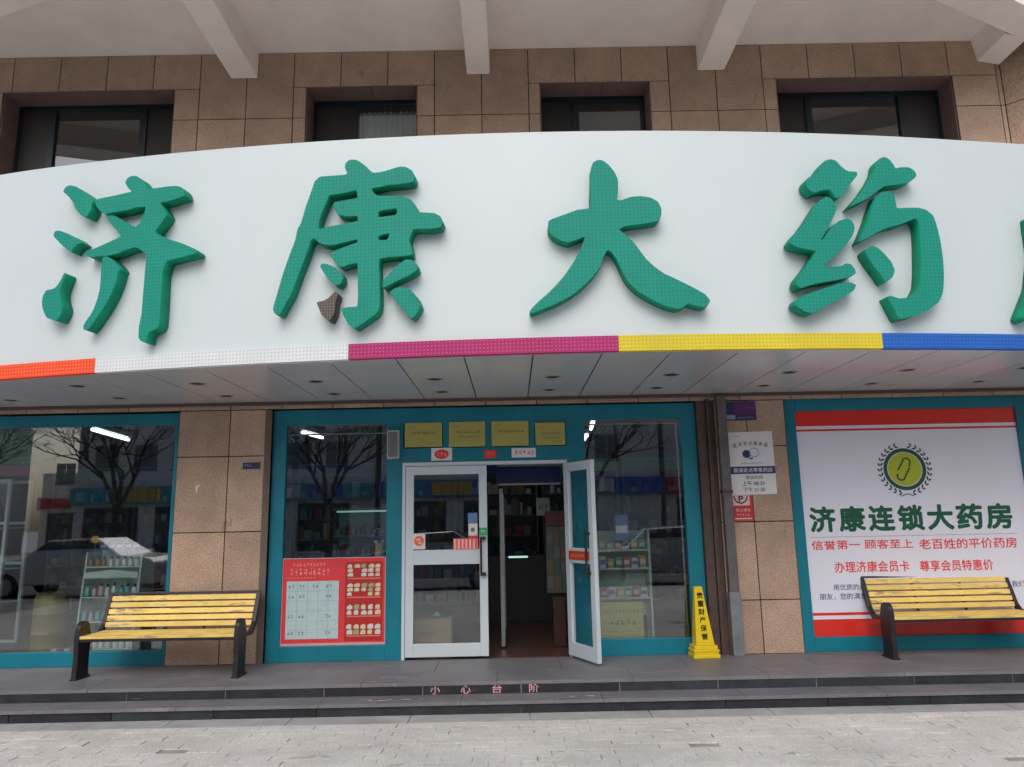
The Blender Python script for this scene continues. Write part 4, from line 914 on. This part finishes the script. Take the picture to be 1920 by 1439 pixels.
mb = MB(); mb.tube((-.36, -.15, 1.535), (.36, -.15, 1.535), .012); mb.build('lamp', mat('showcase_lamp', (.6, .8, .75), .5, emit=(.6, 1, .9), estr=.35), t)
mb = MB()
for i in range(11): mb.box(-.37+i*.068, -.325+i*.068, -.1, .0, 1.22, 1.30+.03*(i % 3), i % 3); mb.box(-.37+i*.068, -.32+i*.068, -.1, .0, .952, 1.04+.03*((i+1) % 3), (i+1) % 3)
mb.build('packs_on_show', [cols[1], cols[5], cols[2]], t)
mb = MB(); mb.box(-.40, .40, -.15, .16, 1.2, 1.215); mb.build('shelf', standm, t)
# cardboard boxes behind the closed leaf
t = thing('cardboard_box', 'cardboard carton on the floor behind the closed door leaf', 'carton', (4.875, .62, 0))
mb = MB(); mb.box(-.20, .20, -.13, .13, 0, .34); mb.build('carton', cardboard, t, bevel=.004)
mb = MB(); scribble(mb, -.14, .05, .18, .22, -.131, 5, rng=rg); mb.build('printing', mat('carton_ink', (.2, .1, .04), .7), t)
mb = MB(); mb.lathe([(.03, .34), (.05, .36), (.02, .4)], cx=.03, n=10); tag(mb.build('crumpled_cloth', mat('cloth_teal', (.25, .45, .45), .8)), 'small pale cloth lying on the cardboard carton', 'cloth').location = (4.875, .62, .002)
# olive notice board inside right window
t = thing('inside_notice', 'olive yellow board with dark characters at the foot of the right window', 'notice', (0, 0, 0))
mb = MB(); mb.box(6.68, 7.13, .24, .26, .14, .51); mb.build('board', mat('olive_board2', (.30, .31, .08), .5, noise=.05), t)
mb = MB(); scribble(mb, 6.72, 7.09, .40, .44, .2395, 10, rng=rg); scribble(mb, 6.76, 7.06, .27, .33, .2395, 5, rng=rg); scribble(mb, 6.72, 7.09, .2, .215, .2395, 14, rng=rg)
mb.build('lettering', mat('olive_ink', (.06, .06, .02), .6), t)
# product stand right window
t = thing('display_stand', 'pale green open shelf stand with boxes in the right window', 'display stand', (7.0, .72, 0))
mb = MB()
for s in (-1, 1): mb.box(s*.29-.012, s*.29+.012, -.13, .13, 0, 1.24)
mb.build('side_panel', standm, t)
for z in (.50, .82, 1.02): mb = MB(); mb.box(-.278, .278, -.13, .13, z, z+.016); mb.build('shelf', standm, t)
mb = MB(); mb.box(-.278, .278, .12, .13, .3, 1.24); mb.build('back_panel', standm, t)
for r_, z in enumerate((.516, .836, 1.036)):
    for i in range(6):
        c_ = cols[(2, 1, 4, 3)[(i+r_) % 4]]; nm = ('red', 'white', 'amber', 'green')[(i+r_) % 4]
        pack('medicine_box', 6.77+i*.09, .66, z, .07, .05, rb.uniform(.09, .13), c_, '%s medicine box on the %s shelf of the stand in the right window' % (nm, ('lowest', 'middle', 'top')[r_]), 'medicine box', '%s boxes, %s shelf of the right stand' % (nm, ('lowest', 'middle', 'top')[r_]))
t = thing('inside_poster', 'small blue and white poster hung inside the right window', 'poster', (0, 0, 0))
mb = MB(); mb.box(6.915, 7.06, .55, .556, 1.14, 1.42); mb.build('sheet', mat('poster_blue', (.12, .2, .42), .5), t)
mb = MB(); mb.box(6.92, 7.055, .548, .5495, 1.22, 1.30); mb.build('pale_field', whitepaper, t)
# shelving along the back and sides
def shelf_unit(x, y, w_, rz, lb):
    t = thing('medicine_shelf', lb, 'shelf unit', (x, y, 0), rz, 'shelf units along the shop walls')
    mb = MB()
    for s in (-1, 1): mb.box(s*w_/2-.015, s*w_/2+.015, -.17, .17, 0, 2.15)
    mb.box(-w_/2+.015, w_/2-.015, .15, .17, 0, 2.15); mb.box(-w_/2+.015, w_/2-.015, -.19, .17, 2.152, 2.35)
    mb.build('carcass', mat('shelf_white', (.20, .21, .22), .5), t)
    for z in (.06, .42, .76, 1.10, 1.44, 1.78): mb = MB(); mb.box(-w_/2+.015, w_/2-.015, -.165, .149, z, z+.02); mb.build('shelf', MATS['shelf_white'], t)
    mb = MB(); mb.box(-w_/2, w_/2, -.195, -.191, 2.17, 2.33); mb.build('header', rb.choice([cols[0], cols[3], cols[5]]), t)
    return t
units = []
ul = ['at the far left end of the back wall', 'second from the left along the back wall', 'behind the left window along the back wall', 'behind the flower vase along the back wall', 'left of the doorway along the back wall', 'facing the doorway along the back wall', 'behind the right window along the back wall', 'at the right end of the back wall']
for i, x in enumerate((-1.2, .15, 1.5, 2.85, 4.2, 5.55, 6.9, 8.25)): shelf_unit(x, 4.6, 1.25, 0, 'white medicine shelf unit '+ul[i]); units.append((x, 4.6))
proto_g = {}
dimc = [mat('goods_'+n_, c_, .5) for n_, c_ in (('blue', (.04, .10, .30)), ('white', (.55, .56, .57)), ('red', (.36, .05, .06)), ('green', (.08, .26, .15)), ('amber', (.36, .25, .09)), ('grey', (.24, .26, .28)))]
rest = MB(); cnt = 0
for ux, uy in units:
    for si, z in enumerate((.08, .44, .78, 1.12, 1.46, 1.80)):
        x = -.59
        while x < .53:
            wd = rb.choice([.05, .07, .09, .12]); h = rb.choice([.08, .12, .16, .2, .26]); ci = rb.choice([0, 1, 1, 2, 3, 4, 5, 5])
            jit = rb.uniform(-.03, .02)
            if cnt < 268 and si in (3, 4, 5):
                key = (wd, h, ci); cnt += 1
                if key not in proto_g:
                    mb = MB(); mb.box(-wd/2, wd/2, -.06, .06, 0, h); o = mb.build('medicine_box', dimc[ci]); proto_g[key] = o
                else: o = proto_g[key].copy(); COL.objects.link(o)
                o.location = (ux+x+wd/2, uy-.06+jit, z+.001)
                cn = ('blue', 'white', 'red', 'green', 'amber', 'grey')[ci]
                lv = {3: 'third from top', 4: 'second from top', 5: 'top'}[si]; ui = ul[units.index((ux, uy))]
                tag(o, 'dim %s medicine box on the %s shelf, unit %s' % (cn, lv, ui.replace(' along the back wall', '').replace(' of the back wall', '')), 'medicine box', '%s boxes, %s shelf, unit %s' % (cn, lv, ui))
            else: rest.box(ux+x, ux+x+wd, uy-.12+jit, uy+jit, z+.001, z+h, ci)
            x += wd+rb.choice([.004, .01, .02, .05])
tag(rest.build('medicine_boxes', dimc), 'more dim medicine boxes packed on the back wall shelves', 'medicine boxes', kind='stuff')
# things seen through the open doorway
t = thing('air_curtain', 'navy fronted air curtain unit hung inside the doorway', 'air curtain', (0, 0, 0))
mb = MB(); mb.box(5.58, 6.34, .62, .80, 1.80, 1.98); mb.build('case', mat('ac_navy', (.012, .03, .12), .35), t, bevel=.01)
mb = MB(); mb.box(5.60, 6.32, .612, .66, 1.775, 1.797); mb.box(5.60, 6.32, .612, .66, 1.985, 2.02); mb.build('trim', greyalu, t)
t = thing('inner_door', 'grey framed glass inner door standing ajar inside the doorway', 'door', (5.64, .62, 0), math.radians(89.5))
mb = MB(); mb.box(0, .045, -.02, .02, .02, 1.74); mb.box(.75, .79, -.02, .02, .02, 1.74); mb.box(.045, .75, -.02, .02, 1.68, 1.74); mb.box(.045, .75, -.02, .02, .02, .12); mb.build('frame', greyalu, t)
mb = MB(); mb.box(.045, .75, -.003, .003, .12, 1.68); mb.build('pane', glass, t)
mb = MB(); mb.box(.0, .046, -.024, -.0205, .95, 1.68); mb.build('edge_guard', whitealu, t)
t = thing('hanging_card', 'white price card hung on a shelf end inside the doorway', 'card', (0, 0, 0))
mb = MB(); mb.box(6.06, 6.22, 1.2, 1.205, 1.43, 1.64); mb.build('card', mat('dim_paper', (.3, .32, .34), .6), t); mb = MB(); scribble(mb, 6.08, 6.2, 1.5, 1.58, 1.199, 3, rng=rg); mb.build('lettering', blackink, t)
t = thing('poster_rack', 'narrow rack of leaflets with a red header inside the doorway', 'leaflet rack', (6.28, .95, 0))
mb = MB(); mb.box(-.13, .12, -.03, .05, .55, 1.3); mb.build('rack', mat('rack_grey', (.07, .08, .07), .6), t); mb = MB(); mb.box(-.13, .12, -.04, .05, 1.31, 1.48); mb.build('header', mat('rack_red', (.09, .01, .015), .5), t)
mb = MB()
for r_ in range(4):
    for c_ in range(3): mb.box(-.12+c_*.08, -.05+c_*.08, -.042, -.031, .6+r_*.17, .73+r_*.17, (r_+c_) % 3)
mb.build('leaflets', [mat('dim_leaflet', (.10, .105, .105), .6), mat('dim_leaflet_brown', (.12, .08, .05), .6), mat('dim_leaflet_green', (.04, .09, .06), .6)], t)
t = thing('storage_box', 'dark red crate on the floor just inside the doorway', 'crate', (6.27, .75, 0))
mb = MB(); mb.box(-.07, .07, -.1, .1, 0, .5); mb.build('crate', mat('crate_red', (.035, .008, .006), .6), t, bevel=.006); mb = MB(); mb.box(-.075, .075, -.105, .105, .5, .53); mb.build('lid', mat('crate_dark', (.03, .008, .008), .6), t)
t = thing('sales_counter', 'dark sales counter with a glass edge deep inside the doorway', 'counter', (5.95, 3.0, 0))
mb = MB(); mb.box(-.7, .7, -.25, .25, 0, .85); mb.build('body', mat('counter_body', (.03, .028, .03), .5), t); mb = MB(); mb.box(-.72, .72, -.27, .27, .851, .88); mb.build('top', mat('dark_counter', (.05, .045, .05), .4), t)
mb = MB(); mb.box(-.25, .02, -.28, -.271, .855, .88); mb.build('lit_strip', mat('lit_strip', (.5, .8, .7), .4, emit=(.6, 1, .85), estr=.8), t)

# ================================================================== ACROSS THE STREET (seen mirrored in the glass)
bcream = mat('opposite_render', (.62, .61, .59), .8, noise=.1, nscale=.5); bwin = mat('opposite_glass', (.03, .04, .05), .15); bwin2 = mat('opposite_pane', (.15, .17, .19), .3)
def block(x0, x1, y, h, lb, band):
    t = thing('street_building', lb, 'building', (0, 0, 0))
    mb = MB(); mb.box(x0, x1, y-8, y, -.4, h); mb.build('wall', bcream, t)
    z = 3.6
    while z < h-1.5:
        x = x0+1
        while x < x1-2:
            mb = MB(); mb.box(x, x+.62, y, y+.05, z+.9, z+2.3); mb.box(x+.68, x+1.3, y, y+.05, z+.9, z+2.3); mb.box(x-.05, x+1.35, y, y+.12, z+.8, z+.88); mb.build('window', bwin2, t); x += 2.2
        z += 3.2
    mb = MB(); mb.box(x0, x1, y, y+.5, 2.6, 3.5); mb.build('shop_band', band, t)
    for q_ in range(int((x1-x0)/2.6)): mb = MB(); mb.box(x0+.3+q_*2.6, x0+2.5+q_*2.6, y+.501, y+.56, 2.7, 3.4); mb.build('shop_sign', cols[(q_*5+int(x0)) % 6], t)
    x = x0+.6
    while x < x1-3: mb = MB(); mb.box(x, x+3, y, y+.06, -.2, 2.4); mb.build('shop_window', bwin, t); x += 4
    return t
block(-19, -2, -34, 9, 'pale block across the street mirrored in the left window', cols[5])
block(-1.5, 14, -33, 11, 'pale block with blue shop band mirrored in the middle panes', cols[0])
block(14.5, 34, -34, 9, 'pale block across the street mirrored in the right window', cols[2])
block(-28.5, -18, -46, 5.2, 'low pale building seen through the gap, mirrored at the left of the left window', cols[1])
block(-46, -27, -34, 8, 'low block beyond the gap mirrored at the left edge', cols[3])
bark = mat('bark', (.07, .055, .045), .9, noise=.3)
def bare_tree(x, y, seed, lb):
    t = thing('bare_tree', lb, 'tree', (x, y, -.36), group='bare street trees mirrored in the glass')
    r = random.Random(seed); mb = MB(); mb.tube((0, 0, 0), (r.uniform(-.1, .1), 0, 2.3), .14, .10, 8); mb.build('trunk', bark, t)
    mb = MB()
    def br(p, d, l, rad, lev):
        q = p+d*l; mb.tube(p, q, rad, rad*.62, 5 if lev < 2 else 3, caps=False)
        if lev >= 6: return
        for _ in range(3 if lev < 5 else 2):
            nd = (d+Vector((r.gauss(0, .5), r.gauss(0, .5), r.gauss(.12, .3)))).normalized(); br(p+d*l*r.uniform(.7, 1), nd, l*r.uniform(.62, .82), rad*.58, lev+1)
    for i in range(4):
        a = i*PI/2+r.uniform(-.4, .4); br(Vector((0, 0, 2.2)), Vector((math.cos(a)*.5, math.sin(a)*.5, 1)).normalized(), 1.25, .075, 1)
    mb.build('branches', bark, t)
for i, (x, lb) in enumerate(((-10.5, 'leftmost bare tree mirrored in the left window'), (-5.5, 'bare tree mirrored in the middle of the left window'), (.5, 'bare tree mirrored in the window with the red board'), (8, 'bare tree mirrored in the closed door leaf'), (15, 'bare tree mirrored in the right window'))): bare_tree(x, -13.2, 20+i, lb)
def make_car(paint, lb, x, y):
    t = thing('parked_car', lb, 'car', (x, y, -.36), group='parked cars mirrored in the glass')
    prof = [(-2.2, .35), (-2.25, .6), (-2.15, .85), (-1.5, .93), (-1.0, 1.02), (-.55, 1.42), (.7, 1.46), (1.35, 1.05), (2.05, .98), (2.2, .85), (2.22, .35)]
    n = len(prof); mb = MB()
    secs = [(-.88, .96), (-.80, 1), (.80, 1), (.88, .96)]
    for yy, k in secs:
        for (px_, pz) in prof:
            ins = 1 - (.16 if pz > 1.1 and abs(yy) > .85 else 0); mb.v.append((px_*k, yy*(1 if pz < 1.1 else .82), pz))
    for s in range(3):
        for i in range(n):
            j = (i+1) % n; mb.f.append((s*n+i, s*n+j, (s+1)*n+j, (s+1)*n+i)); mb.mi.append(0)
    mb.f.append(tuple(range(n))); mb.mi.append(0); mb.f.append(tuple(3*n+i for i in range(n))); mb.mi.append(0)
    mb.build('body', paint, t, bevel=.04)
    for s in (-1, 1):
        mb = MB(); yy = s*.80; mb.prism([(-.88, 1.06), (-.5, 1.38), (.03, 1.40), (.03, 1.05)], min(yy, yy*1.02), max(yy, yy*1.02)+.005); mb.prism([(.08, 1.05), (.08, 1.40), (.65, 1.41), (1.15, 1.08)], min(yy, yy*1.02), max(yy, yy*1.02)+.005); mb.build('side_window', bwin, t)
        for wx in (-1.4, 1.4):
            mb = MB(); mb.tube((wx, s*.72, .32), (wx, s*.90, .32), .32, n=22); wl = mb.build('wheel', mat('tyre', (.02, .02, .02), .8), t); mb = MB(); mb.tube((wx, s*.895, .32), (wx, s*.91, .32), .2, n=16); mb.build('rim', greyalu, wl)
    mb = MB(); mb.quad((-1.0, -.6, 1.035), (-1.0, .6, 1.035), (-.58, .55, 1.41), (-.58, -.55, 1.41)); mb.build('windscreen', bwin, t)
    return t
make_car(mat('silver_paint', (.5, .51, .53), .25, metal=.5), 'silver car parked at the kerb mirrored in the left window', -5.3, -11.4)
make_car(mat('blue_paint', (.03, .06, .14), .2, coat=1), 'dark blue car parked at the kerb mirrored in the closed door leaf', 3.6, -11.4)
make_car(mat('grey_paint', (.25, .26, .28), .25, metal=.5), 'grey car parked at the kerb mirrored in the right window', 9.6, -11.4)

bpy.context.view_layer.update()
